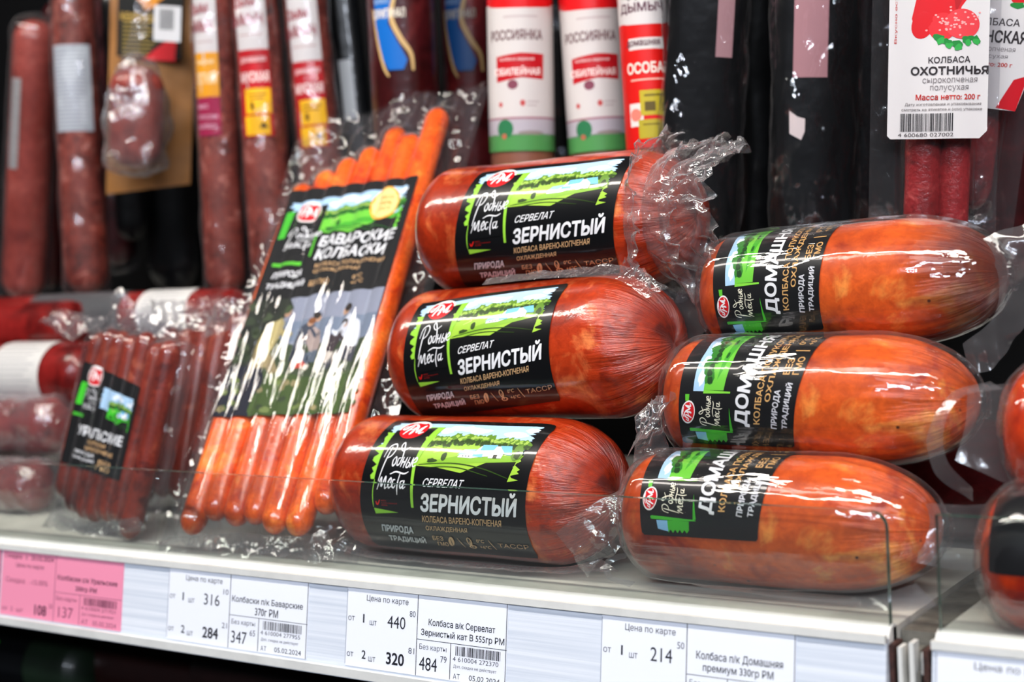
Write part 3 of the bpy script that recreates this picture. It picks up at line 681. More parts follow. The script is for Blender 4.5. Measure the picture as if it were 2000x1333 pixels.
droot = loaf_root('smoked_sausage_loaf', 'orange loaf lying on the shelf behind the glass corner', 'sausage', (.1040, .044, .0272-.0045), 0, 0, 0, DR_, 'orange smoked loaves with vertical lettering')
mk('sausage_body', *loaf_body(seed=8, wr=.035, lump=.02, **dl_), M_dom, droot)
dart = dom_art()
def wrapfilm(root, P, seed, mat, gap=.0012, amp=.0009):
    L, R = P['L'], P['R']; n = 96
    xs = [-L/2-.0008+(L+.004)*i/90 for i in range(91)]
    V = []
    for x in xs:
        xc = min(max(x*(L-.0006)/(L+.0034), -L/2+.0003), L/2-.0006); r0 = prof(xc, **P)
        for i in range(n):
            a = 2*pi*i/n; y, z = -sin(a), cos(a)
            f1 = abs(nz(x*14+seed, y*2.2, z*2.2)); f2 = abs(nz(x*30, y*6+seed, z*6))
            rb = r0*lumpf(xc, a, lastbody['seed'], lastbody['lump'])
            q = rb+gap*.7+amp*(1.2-2.6*f1)+amp*.5*(.6-2*f2)
            V.append((x, y*max(q, rb+.0010), R+z*max(q, rb+.0010)))
    F = [(j*n+i, j*n+(i+1) % n, (j+1)*n+(i+1) % n, (j+1)*n+i) for j in range(len(xs)-1) for i in range(n)]
    return mk('film_wrap', V, F, mat, root)
wrapfilm(droot, dl_, 2, M_loose)
d2 = copy_tree(droot); d2['label'] = 'middle orange loaf of the stack of three'
d3 = copy_tree(droot); d3['label'] = 'topmost orange loaf, its dark tapered end in loose clear film'
place(droot, (.1034, .0447, .0280), radians(.5), 0, 0, DR_)
place(d2, (.1117, .0712, .0747), radians(1), 0, 0, DR_)
place(d3, (.1168, .1001, .1210), 0, radians(2.2), 0, DR_)
def ext(TL, TR, BR, BL):   # carry the seen part of the label on over the top: 151 degrees in all
    f = 151/((BL[1]+BR[1])/2-(TL[1]+TR[1])/2); lp = lambda a, b: (b[0]+(a[0]-b[0])*f, b[1]-151)
    return [lp(TL, BL), lp(TR, BR), BR, BL]
for r_, Q in ((droot, ext((-.0527, -15), (.0083, -9), (.003, 97), (-.0488, 98))), (d2, ext((-.049, 24), (.007, 22), (-.0023, 129), (-.0525, 127))), (d3, ext((-.0524, 40), (-.0003, 14), (-.0045, 128), (-.0517, 131)))):
    put_label(r_, dart, Q, dl_, DR_, -20, 131, 8, .02, 'black label with vertical lettering')
M_haze = film('cloudy_film', .12, .09, .4, 40, tint=(.9, .9, .93, 1), gain=1.2, edge=.45, dist=.002)
def px3(l): return [at(x, y, Y=Y) for x, y, Y in l]
def fsheet(root, A, B, nu=50, nv=16, amp=.003, sc=50, seed=0, mat=None, name='film_tail', fold=0, nf=6, belly=None):
    iv = root.matrix_world.inverted()
    V, F = loft(px3(A), px3(B), nu, nv, amp, sc, seed, fold=fold, nf=nf, belly=belly); V = [iv @ V3(v) for v in V]
    return mk(name, V, F, mat or M_haze, root)
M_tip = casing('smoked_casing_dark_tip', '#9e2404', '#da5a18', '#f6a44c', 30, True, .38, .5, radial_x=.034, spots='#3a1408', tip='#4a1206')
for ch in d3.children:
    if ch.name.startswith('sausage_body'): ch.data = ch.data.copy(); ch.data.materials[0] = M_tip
bpy.context.view_layer.update()
fsheet(d3, [(1915, 470, .095), (1950, 540, .090), (1940, 620, .085), (1880, 672, .080)], [(2000, 425, .105), (2025, 560, .10), (1960, 700, .085), (1895, 735, .080)], seed=3, fold=.002, nf=5)
fsheet(d3, [(1395, 470, .10), (1370, 560, .09), (1385, 640, .085)], [(1350, 500, .11), (1318, 590, .10), (1352, 668, .09)], seed=6, name='film_end', nu=30)
fsheet(d2, [(1890, 760, .055), (1885, 830, .050), (1865, 900, .045)], [(2050, 740, .05), (2100, 860, .045), (2050, 985, .045)], seed=4)
fsheet(d2, [(1960, 760, .050), (1880, 775, .046), (1845, 830, .042), (1850, 900, .040), (1900, 955, .042)], [(1935, 745, .052), (1855, 768, .048), (1812, 850, .043), (1828, 925, .041), (1900, 980, .044)], seed=5, name='film_rim', nv=6, amp=.0008)
fsheet(droot, [(1790, 985, .040), (1800, 1040, .036), (1790, 1100, .032)], [(1930, 985, .040), (1960, 1050, .040), (1990, 1130, .04)], seed=8)
fsheet(droot, [(1330, 1140, .020), (1480, 1150, .020), (1600, 1160, .019), (1700, 1165, .020), (1790, 1140, .022)], [(1260, 1128, .016), (1470, 1163, .014), (1600, 1178, .014), (1720, 1195, .016), (1830, 1185, .02)], seed=9, name='bag_seam', nv=6, amp=.001)
fsheet(droot, [(1225, 1080, .03), (1200, 1085, .028), (1180, 1100, .026), (1185, 1130, .024), (1230, 1148, .024)], [(1222, 1092, .03), (1206, 1096, .028), (1192, 1106, .026), (1197, 1124, .024), (1240, 1138, .024)], seed=2, name='film_loop', nv=4, amp=.0004)

# the next stack to the right, cut off by the frame
M_dom2 = casing('smoked_casing_bright', '#c02808', '#ec4a12', '#f88a3a', 30, False, .25, .9)
for k, (px, py, Y, z, lab_, tl) in enumerate(((1950, 770, .060, .0655, 'glossy red loaf cut off by the right edge, on the upper row', 0), (1905, 990, .030, .0232, 'glossy orange loaf behind the second glass fence', 0))):
    p0 = at(px, py, Y=Y)
    r_ = loaf_root('smoked_sausage_loaf', lab_, 'sausage', (p0.x+DL/2+.003, Y, z), 0, 0, 0, DR_, 'loaves at the far right')
    mk('sausage_body', *loaf_body(seed=20+k, wr=.01, **dl_), M_dom2, r_)
    ar = Art(); ar.rect(0, 5, 100, 128 if k == 0 else 92, BLK, 0); ar.text('ДОМАШНЯЯ', 49.5, 10, 63, 86, '#e9e9ea', 1, .03, up=True)
    x0 = .018 if k == 0 else .008
    ar.build('label', lambda u, v, h: ((lambda x: (x, -(prof(x, **dl_)*1.012+h+.0004)*sin(radians(v)), DR_+(prof(x, **dl_)*1.012+h+.0004)*cos(radians(v))))(-DL/2+x0+.06*u/100)), r_, 5, 5)
    wrapfilm(r_, dl_, 5+k, M_loose, gap=.0012, amp=.0008)

# =================================================================== SAUSAGE PACKS leaning back
def pack_frame(pb, Yb, pt, Yt, skew=0):
    if pb is None:
        O, ga, al, be, Lh = Yb; b = V3((cos(ga), sin(ga), 0)); a = V3((0, 0, 1))*cos(al)+V3((-sin(ga), cos(ga), 0))*sin(al)
        a, b = a*cos(be)+b*sin(be), b*cos(be)-a*sin(be); n = b.cross(a); return V3(O), a, b, (-n if n.y > 0 else n), Lh
    O = at(*pb, Y=Yb); T = at(*pt, Y=Yt); a = T-O; Lh = a.length; a.normalize()
    b = (V3((cos(skew), sin(skew), 0)) - a*a.dot(V3((cos(skew), sin(skew), 0)))).normalized(); n = b.cross(a).normalized()
    if n.y > 0: n = -n
    return O, a, b, n, Lh
M_bav = casing('thin_sausage_orange', '#c83408', '#f06014', '#fa8c34', 60, False, .3, .8)
M_ural = casing('thin_sausage_dark', '#4a120e', '#7c2a1c', '#a0503a', 60, False, .4, .4)
M_pfilm = film('vacuum_film', .04, .012, .4, 50, (2.2, 2.2, .35), gain=.95, edge=.2, dist=.0018)
M_flap = film('film_flap', .10, .03, .4, 40, gain=1.3, edge=.4, dist=.0015, tint=(.9, .9, .92, 1))

def vac_pack(name, label, O, a, b, n, sau, W, L, mat, seed, border, art, arect, topfn=None, wr=.0011, group=None, botx=.0):
    rot = Matrix((b, -n, a)).transposed(); t = thing(name, label, 'sausage pack', O, rot, group)   # local x across, -y to the viewer, z up
    r = random.Random(seed)
    for (s, z0, z1, R) in sau:
        ph = r.random()*6; wv = .0012
        V, F = capsule(z1-z0, R, 18, 30, 1.3, lambda p, a_, q: V3((p.x*(1-.0*q)+wv*sin(q*5+ph), p.y, p.z)))
        V = [(v[0]+s, v[1]-R*.9, v[2]+z0) for v in V]; mk('sausage', V, F, mat, t)
    def bulge(x, z):
        h = 0
        for (s, z0, z1, R) in sau:
            e = 1 if z0+R < z < z1-R else max(0, 1-(((z0+R-z) if z < z0+R else (z-z1+R))/(R*1.25))**2)
            if e <= 0: continue
            d = (x-s)/(R*1.35)
            if abs(d) < 1: h = max(h, (R*1.9)*sqrt(1-d*d)**.8*e**.5)
        return h
    def solid(x, z):
        h = 0
        for (s, z0, z1, R) in sau:
            c = R*1.3; e = (z-z0)/c if z-z0 < c else ((z1-z)/c if z1-z < c else 1)
            if e <= 0: continue
            rr = R*sqrt(max(0, 1-(1-min(1, e))**2)); d = abs(x-s)
            if d < rr+.0012: h = max(h, R*.9+sqrt(max(0, rr*rr-max(0, d-.0012)**2)))
        return h
    def sm(x, z):
        q = .0022; return max(solid(x, z), (bulge(x, z)*2+bulge(x-q, z)+bulge(x+q, z)+bulge(x, z-q)+bulge(x, z+q))/6)
    x0, x1 = -W/2-border, W/2+border; z0b, z1b = -botx, L
    cx = lambda u: x0+(x1-x0)*u
    def edge(x): return (topfn(x) if topfn else L)
    def fr(u, v):
        x = cx(u); z = z0b+(edge(x)-z0b)*v; h = sm(x, z)
        k = min(1, h/.01)
        wn = wr*(.6+.4*k)*(nz(x*150+seed, z*22, seed)+.7*abs(nz(x*320, z*30+seed, 2)))
        fl = (1-k)*(.003*nz(x*90, z*90, seed+3)+.002*nz(x*130, z*130, seed))*(1.6 if v > .8 else 1)
        return (x, -(h+.0016+max(-.0006, wn)+abs(fl)), z)
    nu, nv = 150, 130
    V, F = grid(nu, nv, fr); mk('front_film', V, F, M_pfilm, t)
    V, F = grid(40, 40, lambda u, v: (cx(u), .0006+.0015*nz(cx(u)*60, v*8, seed), z0b+(edge(cx(u))-z0b)*v)); mk('back_film', V, F, M_flap, t)
    if art:
        ax0, ax1, az0, az1 = arect[:4]; sk = arect[4] if len(arect) > 4 else (lambda v: 0)
        def fm(u, v, h):
            x = ax0+(ax1-ax0)*u+sk(v); z = az1+(az0-az1)*v; hh = max(solid(x, z), sum(bulge(x+dx, z) for dx in (-.004, -.002, 0, .002, .004))/5)
            return (x, -(max(hh, .004)+h+.0004), z)
        o = art.build('label', fm, t, .02, .03)
        for k in range(len(o.data.materials)):   # unvarnished print, the gloss is the film's
            m = o.data.materials[k].copy(); p = [q for q in m.node_tree.nodes if q.type == 'BSDF_PRINCIPLED'][0]
            p.inputs['Coat Weight'].default_value = 0; p.inputs['Roughness'].default_value = .6; p.inputs['Specular IOR Level'].default_value = .15; o.data.materials[k] = m
    return t

def bav_art():
    a = Art(); a.rect(0, 0, 1, 1, BLK, 0)
    b = Art(); landscape(b, 4, 0, 96, 100, 3, False, ('#6cc43a', '#46a52c', '#3a8a2a', '#1f5a1c'))
    a.merge(b, lambda x, y: (x/100, .05+y*.0020+.03*(x/100-.5)*-1))
    a.poly([(.035, .11), (.10, .10), (.075, .23), (.03, .235)], '#3fae2a', 4); a.poly([(.09, .10), (.36, .09), (.34, .30), (.07, .31)], BLK, 8)
    b = Art(); badge(b, 0, 0, 1, 1); a.merge(b, lambda x, y: (.215+x*.10, .118+y*.048))
    for i in range(len(a.V)): pass
    k = len(a.V)
    script_words(a, lambda x, y: (.09+x*.0029, .185+y*.00105), WHT, 3.6, 18)
    a.V = [(x, y, l+12 if (.11 < x < .32 and .07 < y < .17 and i < k and 4 <= l <= 6) else l) for i, (x, y, l) in enumerate(a.V)]
    a.oval(.80, .115, .105, .075, '#efa93a', 14, 32); a.oval(.80, .115, .095, .067, '#efd58a', 15, 32)
    for q in range(3): a.text(('МЯСО', '100%', 'ГОСТ')[q], .75, .082+q*.026, .86, .098+q*.026, '#d9822a', 16, .02)
    g = '#54b52e'; a.rect(.335, .235, .35, .33, g, 14); a.rect(.06, .345, .28, .36, g, 14)
    a.text('БАВАРСКИЕ', .38, .235, .95, .285, WHT, 14, .03, .01); a.text('КОЛБАСКИ', .38, .295, .90, .345, WHT, 14, .03, .01)
    a.text('КОЛБАСА ПОЛУКОПЧЕНАЯ', .40, .36, .93, .378, TAN, 14, .01); a.text('ОХЛАЖДЕННАЯ', .40, .387, .76, .405, TAN, 14, .01)
    a.text('ПРИРОДА', .08, .385, .32, .418, WHT, 14, .03, .01); a.text('ТРАДИЦИЙ', .06, .43, .36, .465, WHT, 14, .03, .01)
    a.text('БЕЗ ГМО', .40, .435, .55, .46, TAN, 14, .01); a.text('0°C', .72, .425, .80, .442, TAN, 14, .01); a.text('+6°C', .72, .45, .82, .467, TAN, 14, .01)
    # picnic picture: pale lake and sky, dark trees at the left, grass, seated people
    a.poly([(0, .52), (.30, .515), (.52, .50), (1, .495), (1, .80), (0, .80)], '#868b9b', 14)
    a.poly([(0, .62), (1, .60), (1, .70), (0, .70)], '#6f7a8c', 15)
    a.poly([(0, .73), (.25, .70), (.6, .72), (1, .70), (1, 1), (0, 1)], '#3a4630', 15)
    a.poly([(0, .84), (.3, .82), (.7, .86), (1, .82), (1, 1), (0, 1)], '#3f5228', 16)
    a.poly([(0, .80), (.22, .78), (.30, .86), (.24, .93), (.26, 1), (0, 1)], '#1b1d2a', 17)
    a.poly([(0, .505), (.30, .51), (.36, .56), (.28, .60), (.30, .66), (.22, .72), (.20, .80), (0, .82)], '#22271f', 16)
    r = random.Random(5)
    for i in range(26): a.oval(.02+r.random()*.3, .53+r.random()*.24, .03+.02*r.random(), .02, ('#2d3826', '#3f4a33', '#191c17')[i % 3], 17, 10, 0, .6, i)
    for i in range(30): a.oval(r.random(), .83+r.random()*.15, .03, .012, ('#6b7a44', '#33402a', '#8a7f5a', '#4a5a30')[i % 4], 18, 9, 0, .7, i)
    def person(x, y, jac, trou, s=1, fl=1, hair='#2a2420'):
        f = lambda u, v: (x+u*fl*s, y+v*s)
        a.poly([f(-.02, -.13), f(.06, -.16), f(.10, -.13), f(.09, -.07), f(.02, .0), f(-.06, .0), f(-.06, -.06)], jac, 20)
        a.poly([f(-.06, -.02), f(.04, -.02), f(.10, .01), f(.16, .06), f(.12, .08), f(.05, .04), (f(-.06, .05))], trou, 21)
        a.oval(*f(.10, -.175), .028*s, .020*s, '#b08a70', 22, 14); a.oval(*f(.092, -.188), .032*s, .018*s, hair, 23, 14)
        a.stroke([f(.07, -.12), f(.13, -.08), f(.17, -.09)], .022*s, jac, 23)
    person(.22, .76, '#a89a6a', '#8d7f5e', 1.05, 1, '#3c4a30'); person(.48, .745, '#3d4350', '#27303c', .8, 1); person(.60, .76, '#9d8c86', '#57616e', .75, -1, '#7a4a2a'); person(.86, .75, '#c9ccd4', '#3b3d46', .95, -1); person(.72, .765, '#3a3035', '#c0b6ac', .7, 1)
    a.oval(.52, .80, .05, .018, '#b5483a', 24, 14); a.oval(.58, .81, .03, .012, '#d8cfc0', 24, 14)
    return a
O, A_, B_, N_, Lh = pack_frame(None, ((-.1701, .020, .003), radians(5.2), radians(35.2), radians(-2), .262), None, None)
sau = []
for i in range(7):
    sau.append((-.0408+.0136*i, .004+(.0, .008, .005, .006, .001, .000, .012)[i], (.228, .236, .243, .249, .262, .255, .272)[i], .0071))
top = lambda x: .279+.010*cos((x-.012)/.07*1.5)+.003*sin(x*120)+.10*x
bt = vac_pack('sausage_pack', 'large clear pack of long orange sausages leaning back beside the stacked loaves', O, A_, B_, N_, sau, .092, Lh, M_bav, 3, .0175, bav_art(), (-.0435, .0438, .0687, .2187), top, botx=.008)
bpy.context.view_layer.update()
def tuft(root, pts, pts2, seed, amp=.003, name='film_tuft', mat=None, nu=30, nv=10):
    fsheet(root, pts, pts2, nu, nv, amp, 90, seed, mat or M_crin, name, .0015, 5)
tuft(bt, [(470, 1040, .012), (560, 1048, .012), (640, 1040, .014)], [(470, 1072, .008), (570, 1090, .006), (655, 1092, .008)], 4)
tuft(bt, [(330, 1050, .014), (400, 1045, .012), (470, 1040, .012)], [(300, 1060, .014), (400, 1072, .008), (470, 1072, .008)], 6)

def ural_art():
    a = Art(); a.poly([(0, 0), (.5, .06), (1, .12), (1, 1), (0, 1)], BLK, 0)
    b = Art(); landscape(b, 0, 0, 100, 100, 5, True, ('#3fc22a', '#2fa51e', '#2a7a1e', '#184a14'))
    a.merge(b, lambda x, y: (.42+x*.0054, .20+y*.0032+.05*x/100)); a.poly([(.38, .25), (.43, .25), (.43, .55), (.38, .55)], BLK, 16)
    a.poly([(.05, .20), (.14, .20), (.10, .42), (.02, .42)], '#3fc22a', 2); a.poly([(.02, .50), (.2, .50), (.2, .53), (.02, .53)], '#3fae2a', 2)
    b = Art(); badge(b, 0, 0, 1, 1); a.merge(b, lambda x, y: (.24+x*.14, .12+y*.10))
    script_words(a, lambda x, y: (.12+x*.0033, .24+y*.0022), '#b9b9bb', 4, 9)
    a.text('УРАЛЬСКИЕ', .18, .60, .90, .70, WHT, 9, .03); a.text('КОЛБАСКИ', .38, .72, .66, .76, TAN, 9, .02); a.text('СЫРОКОПЧЕНЫЕ', .32, .78, .82, .82, TAN, 9, .02)
    a.text('ПРИРОДА', .20, .84, .50, .88, WHT, 9, .02); a.text('ТРАДИЦИЙ', .18, .89, .52, .93, WHT, 9, .02); a.text('БЕЗ', .62, .87, .82, .91, TAN, 9, .02); a.text('ГМО', .60, .92, .82, .97, TAN, 9, .02)
    return a
O, A_, B_, N_, Lh = pack_frame(None, ((-.3048, .035, .002), radians(-8.4), radians(15), radians(6.7), .112), None, None)
sau = [(-.037+i*.0124, .004+(.006, .0, -.001, -.001, .002, .004, -.003)[i], .112*(.97, 1.0, 1.0, .99, 1.02, .98, 1.0)[i], .0063) for i in range(7)]
ut = vac_pack('sausage_pack', 'small clear pack of short dark sausages with a small black label at left', O, A_, B_, N_, sau, .090, Lh, M_ural, 9, .009, ural_art(), (-.038, .026, .0307, .0904, lambda v: 0), lambda x: .118+.006*cos(x*60), botx=.006)
bpy.context.view_layer.update()
tuft(ut, [(195, 640, .073), (165, 650, .07), (140, 668, .066)], [(205, 622, .08), (130, 608, .078), (72, 626, .075)], 2, mat=M_crin, name='film_corner')
tuft(ut, [(205, 640, .073), (280, 655, .07), (330, 690, .066)], [(210, 600, .085), (300, 610, .082), (362, 690, .07)], 5, mat=M_flap, name='film_corner')
tuft(ut, [(100, 1000, .014), (180, 1020, .012), (270, 1010, .014)], [(75, 1030, .010), (180, 1045, .006), (285, 1040, .008)], 7)
O, A_, B_, N_, Lh = pack_frame((345, 985), .100, (400, 640), .140, skew=radians(0))
sau = [(-.036+i*.0145, .0+(.006, .0, .003, .001, .004, .006, .002)[i], Lh*(.96, 1.0, .98, 1.02, 1.0, 1.04, .99)[i], .0070) for i in range(6)]
u2 = vac_pack('sausage_pack', 'second dark sausage pack without a visible label, behind the small one', O, A_, B_, N_, sau, .085, Lh, M_ural, 19, .010, None, None, lambda x: Lh*1.10+.010*cos(x*50), botx=.006)
bpy.context.view_layer.update()
tuft(u2, [(300, 640, .09), (350, 640, .09), (400, 650, .09)], [(290, 590, .10), (345, 585, .10), (400, 610, .10)], 3); tuft(u2, [(400, 660, .09), (430, 650, .09), (465, 640, .09)], [(400, 610, .10), (450, 580, .10), (480, 590, .1)], 8)
tuft(u2, [(215, 640, .08), (240, 640, .08), (270, 640, .08)], [(220, 580, .085), (236, 560, .085), (275, 610, .085)], 9)

# =================================================================== SAUSAGES LYING AT LEFT
M_cut = casing('thick_red', '#4c0c0c', '#7d1a18', '#9b3a34', 30, False, .35, .5)
M_lab = ink('#c9c6c2', .5, .1); M_gray = ink('#4a4a4c', .4, .1)
def lying(name, label, pl, pr, Y, R, mat, bands, filmed=False, grp='sausages lying at the left'):
    P0 = at(*pl, Y=Y); P1 = at(*pr, Y=Y); d = (P1-P0); L = d.length; x = d.normalized(); y = (V3((0, 1, 0))-x*x.y).normalized(); z = x.cross(y)
    rot = Matrix((x, y, z)).transposed(); t = thing(name, label, 'sausage', P0-z*R, rot, grp)
    V, F = capsule(L, R, 32, 30, .6); V = [(v[2], v[0], v[1]+R) for v in V]; mk('sausage_body', V, F, mat, t)
    for (f0, f1, m, nm) in bands:
        a = Art(); a.rect(f0*L, -10, f1*L, 170, m, 0)
        if m is M_lab:
            for k in range(16): a.rect(f0*L+.004, 10+k*9, f1*L-.006-.004*(k % 3), 12+k*9, '#98979a', 1)
        a.build(nm, lambda u, v, h: (u, -(R*1.02+h+.0004)*sin(radians(v)), R+(R*1.02+h+.0004)*cos(radians(v))), t, .01, 8)
    if filmed:
        V, F = capsule(L*1.1, R*1.12, 40, 60, .6, lambda p, a_, q: p*(1)+V3((p.x, p.y, 0)).normalized()*.003*nz(p.x*120, p.y*120, p.z*60) if p.x or p.y else p); V = [(v[2]-.05*L, v[0], v[1]+R) for v in V]; mk('film_wrap', V, F, M_crin, t)
    return t
lying('lying_sausage', 'dark red sausage with a grey band and white label lying below the hanging ones', (-120, 628), (475, 612), .165, .0165, M_cut, [(.39, .69, M_gray, 'grey_band'), (.745, .89, M_lab, 'label')])
lying('lying_sausage', 'thick red sausage under the grey banded one at the left edge', (-200, 650), (160, 640), .145, .019, M_cut, [])
lying('lying_sausage', 'thick red sausage with a broad white label at the left edge', (-160, 735), (200, 735), .12, .0225, M_cut, [(.57, .823, M_lab, 'label')])
lying('lying_sausage', 'red sausage in shiny film under the white labelled one', (-160, 835), (125, 830), .10, .0185, M_cut, [], True)
lying('lying_sausage', 'lowest film wrapped sausage at the left edge', (-160, 955), (85, 950), .075, .0165, M_cut, [], True)

# =================================================================== HANGING ROW
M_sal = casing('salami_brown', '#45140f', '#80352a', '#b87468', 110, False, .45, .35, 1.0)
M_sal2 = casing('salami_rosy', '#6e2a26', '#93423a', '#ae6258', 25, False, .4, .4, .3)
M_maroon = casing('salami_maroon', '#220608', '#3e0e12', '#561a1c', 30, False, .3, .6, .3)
M_blackp = plain('black_pack_film', '#07080a', .3, .3, .5, 60, spec=.25)
M_kraft = plain('kraft_paper', '#8a5a24', .6, 0, .2, 100, var=.25, vsc=25)
M_hfilm = film('hanging_film', .10, .010, .8, 80, (1, 1, .5), gain=1.4, edge=.2, dist=.002)
ZT = .37
def hang_frame(xt, xb, yb, Y, yaw=None):
    B = at(xb, yb, Y=Y); T = at(xt, -40, Y=Y); d = (T-B).normalized(); L = (ZT-B.z)/d.z
    x = V3((cos(YAW if yaw is None else yaw), sin(YAW if yaw is None else yaw), 0)); x = (x-d*x.dot(d)).normalized(); y = d.cross(x)
    return B, Matrix((x, y, d)).transposed(), L
def zpx(xy, Y): return at(*xy, Y=Y)
def hanging(name, label, cat, xt, xb, yb, Y, wpx, mat, arts=(), filmw=None, grp=None, flat=1.0, cap=1.0, dispf=None, top=None, lenf=None, yaw=None):
    B, rot, L = hang_frame(xt, xb, yb, Y, yaw); depth = (B-CAM).dot(Fw); R = wpx/2*depth/FPX
    if top is not None: L = (at(xt, top, Y=Y)-B).length
    t = thing(name, label, cat, B, rot, grp)
    V, F = capsule(L, R, 36, 60, cap, dispf); V = [(v[0], v[1]*flat, v[2]) for v in V]; mk('body', V, F, mat, t)
    for art, nm, lb in arts:   # art in pixels: u px across from the middle, v photo row
        def fn(u, v, h):
            z = (yb-v)/FPX*depth*1.0; x = u/FPX*depth; r = R*1.02+.0004+h
            a = x/R*.82; return (r*sin(a), -r*cos(a)*flat, z)
        o = art.build(nm, fn, t, 9, 60)
        if lb: o['label'] = lb
    if filmw:
        V, F = capsule(L+.012, R*filmw, 48, 90, .8, lambda p, a_, q: p+V3((p.x, p.y, 0)).normalized()*.0020*(nz(p.x*100+xt, p.y*100, p.z*45)-.1) if (p.x or p.y) else p)
        V = [(v[0], v[1]*flat, v[2]-.007) for v in V]; mk('film_wrap', V, F, M_hfilm, t)
    return t, R, L, depth
G = 'sausages hanging in the back row'
def simple_label(x0, y0, x1, y1, base, items, rough=.4):
    a = Art(); a.rect(x0, y0, x1, y1, base if not isinstance(base, str) else ink(base, rough, .2), 0)
    for it in items:
        if it[0] == 'r': a.rect(*it[1:5], it[5], it[6] if len(it) > 6 else 1)
        if it[0] == 't': a.text(it[1], *it[2:6], it[6], it[7] if len(it) > 7 else 3, .03)
        if it[0] == 'p': a.poly(it[1], it[2], it[3] if len(it) > 3 else 2)
        if it[0] == 'o': a.oval(*it[1:5], it[5], it[6] if len(it) > 6 else 2)
    return a
def poly_label(p, c): a = Art(); a.poly(p, c, 0); return a
# 1 rosy thick salami
lines = lambda x0, x1, y0, y1, c, n: [('r', x0+3, y0+(y1-y0)*k/n, x1-3-(k % 3)*3, y0+(y1-y0)*k/n+2.2, c) for k in range(1, n)]
hanging('hanging_salami', 'thick rosy salami in clear film at the left edge', 'sausage', 75, 45, 585, .21, 82, M_sal2, [(simple_label(-38, 160, -12, 330, '#8f8c8c', lines(-38, -12, 160, 330, '#6b6868', 14)), 'label', None)], 1.16, G, top=38)
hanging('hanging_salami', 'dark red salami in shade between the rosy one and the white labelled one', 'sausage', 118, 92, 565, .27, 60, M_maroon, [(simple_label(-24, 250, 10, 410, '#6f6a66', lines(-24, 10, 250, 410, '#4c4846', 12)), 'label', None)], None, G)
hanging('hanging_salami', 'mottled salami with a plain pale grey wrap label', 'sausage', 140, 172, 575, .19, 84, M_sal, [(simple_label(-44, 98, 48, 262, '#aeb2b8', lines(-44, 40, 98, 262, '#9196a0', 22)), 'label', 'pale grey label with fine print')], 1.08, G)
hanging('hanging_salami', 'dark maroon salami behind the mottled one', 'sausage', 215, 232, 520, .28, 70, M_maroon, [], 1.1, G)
hanging('hanging_pack', 'black pack in the gap left of the kraft bag', 'sausage pack', 225, 262, 470, .27, 66, M_blackp, [], None, G, .5)
hanging('hanging_pack', 'black pack below the kraft bag', 'sausage pack', 330, 345, 570, .30, 110, M_blackp, [], None, G, .5)
# kraft bag with clear window pack
B, rot, L = hang_frame(300, 290, 345, .20); depth = (B-CAM).dot(Fw); q = depth/FPX
t = thing('kraft_bag', 'brown kraft bag with gold and black print and a clear window', 'bag', B, rot)
def kb(u, v):
    x = (-82+(164)*u)*q; zb = (-10+ (60*(1-u)**1.0)*-.5)*q; return (x, -.006*sin(pi*u)*(1)*(1-.4*v)-.001*nz(x*80, v*9), zb+(L-zb)*v)
V, F = grid(30, 50, kb); mk('front_sheet', V, F, M_kraft, t)
V, F = grid(30, 50, lambda u, v: (kb(u, v)[0], .008*sin(pi*u), kb(u, v)[2])); mk('back_sheet', V, F, M_kraft, t)
kmap = lambda u, v, h: (u*q, -.0068-h-.0004, (345-v)*q)
ka = Art(); ka.rect(-62, -80, 62, 118, '#1b1a17', 0)
for k in range(10): ka.rect(-52, 40+k*8, 12-(k % 3)*6, 43+k*8, '#8f7a3c', 1)
ka.oval(-2, -5, 28, 32, '#c9822a', 1, 20, 0, .5); ka.oval(-12, -14, 10, 14, '#e0a650', 2, 14, 0, .5, 4); ka.text('КОЛБАСА', -56, 34, 14, 50, '#c9a24a', 2); ka.text('салями', -50, -40, 30, -25, '#c9a24a', 2)
ka.poly([(-14, 122), (52, 68), (50, 122)], '#c2262c', 3); ka.build('print', kmap, t)
V, F = capsule(165*q, 50*q, 32, 40, .7); V = [(v[0]-16*q, v[1]*.8-.032, v[2]*1.15+24*q) for v in V]
t2 = thing('wrapped_sausage_piece', 'short thick salami piece in wrinkled vacuum film before the kraft bag', 'sausage', B+rot@V3((-4*q, -.032, 14*q)), rot)
mk('sausage_piece', [(v[0]+16*q, v[1]+.032, v[2]-20*q) for v in V], F, M_sal2, t2)
V, F = capsule(232*q, 60*q, 48, 60, .5, lambda p, a_, s: V3((p.x*(1-.55*max(0, s-.62)/.38), p.y*(1-.5*max(0, s-.6)/.4), p.z))*1.0+V3((p.x, p.y, 0)).normalized()*.004*nz(p.x*90, p.y*90, p.z*70) if (p.x or p.y) else p)
mk('film_wrap', [(v[0], v[1]*.8, v[2]-14*q) for v in V], F, M_crin, t2)
V, F = loft([(-.004, -.03, 200*q), (.004, -.034, 260*q), (.012, -.03, L)], [(.008, -.034, 200*q), (.014, -.036, 260*q), (.028, -.03, L)], 40, 8, .003, 60, 3); mk('film_neck', V, F, M_crin, t2)
t3 = thing('barcode_sticker', 'white barcode sticker on film above the wrapped salami piece', 'sticker', B+rot@V3((52*q, -.036, 300*q)), rot)
ka = Art(); ka.rect(-25, -20, 25, 45, ink('#c8c8ca', .4), 0); barcode(ka, -15, -14, 12, 24, '#2c2c2e', 1, 4); ka.text('4607', -15, 28, 12, 36, '#444', 1) if False else None
V, F = box(-25*q, 25*q, .0, .0004, -45*q, 20*q); mk('backing', V, F, ink('#c8c8ca', .4), t3, False)
ka.build('print', lambda u, v, h: (u*q, -h-.0003, -v*q), t3)
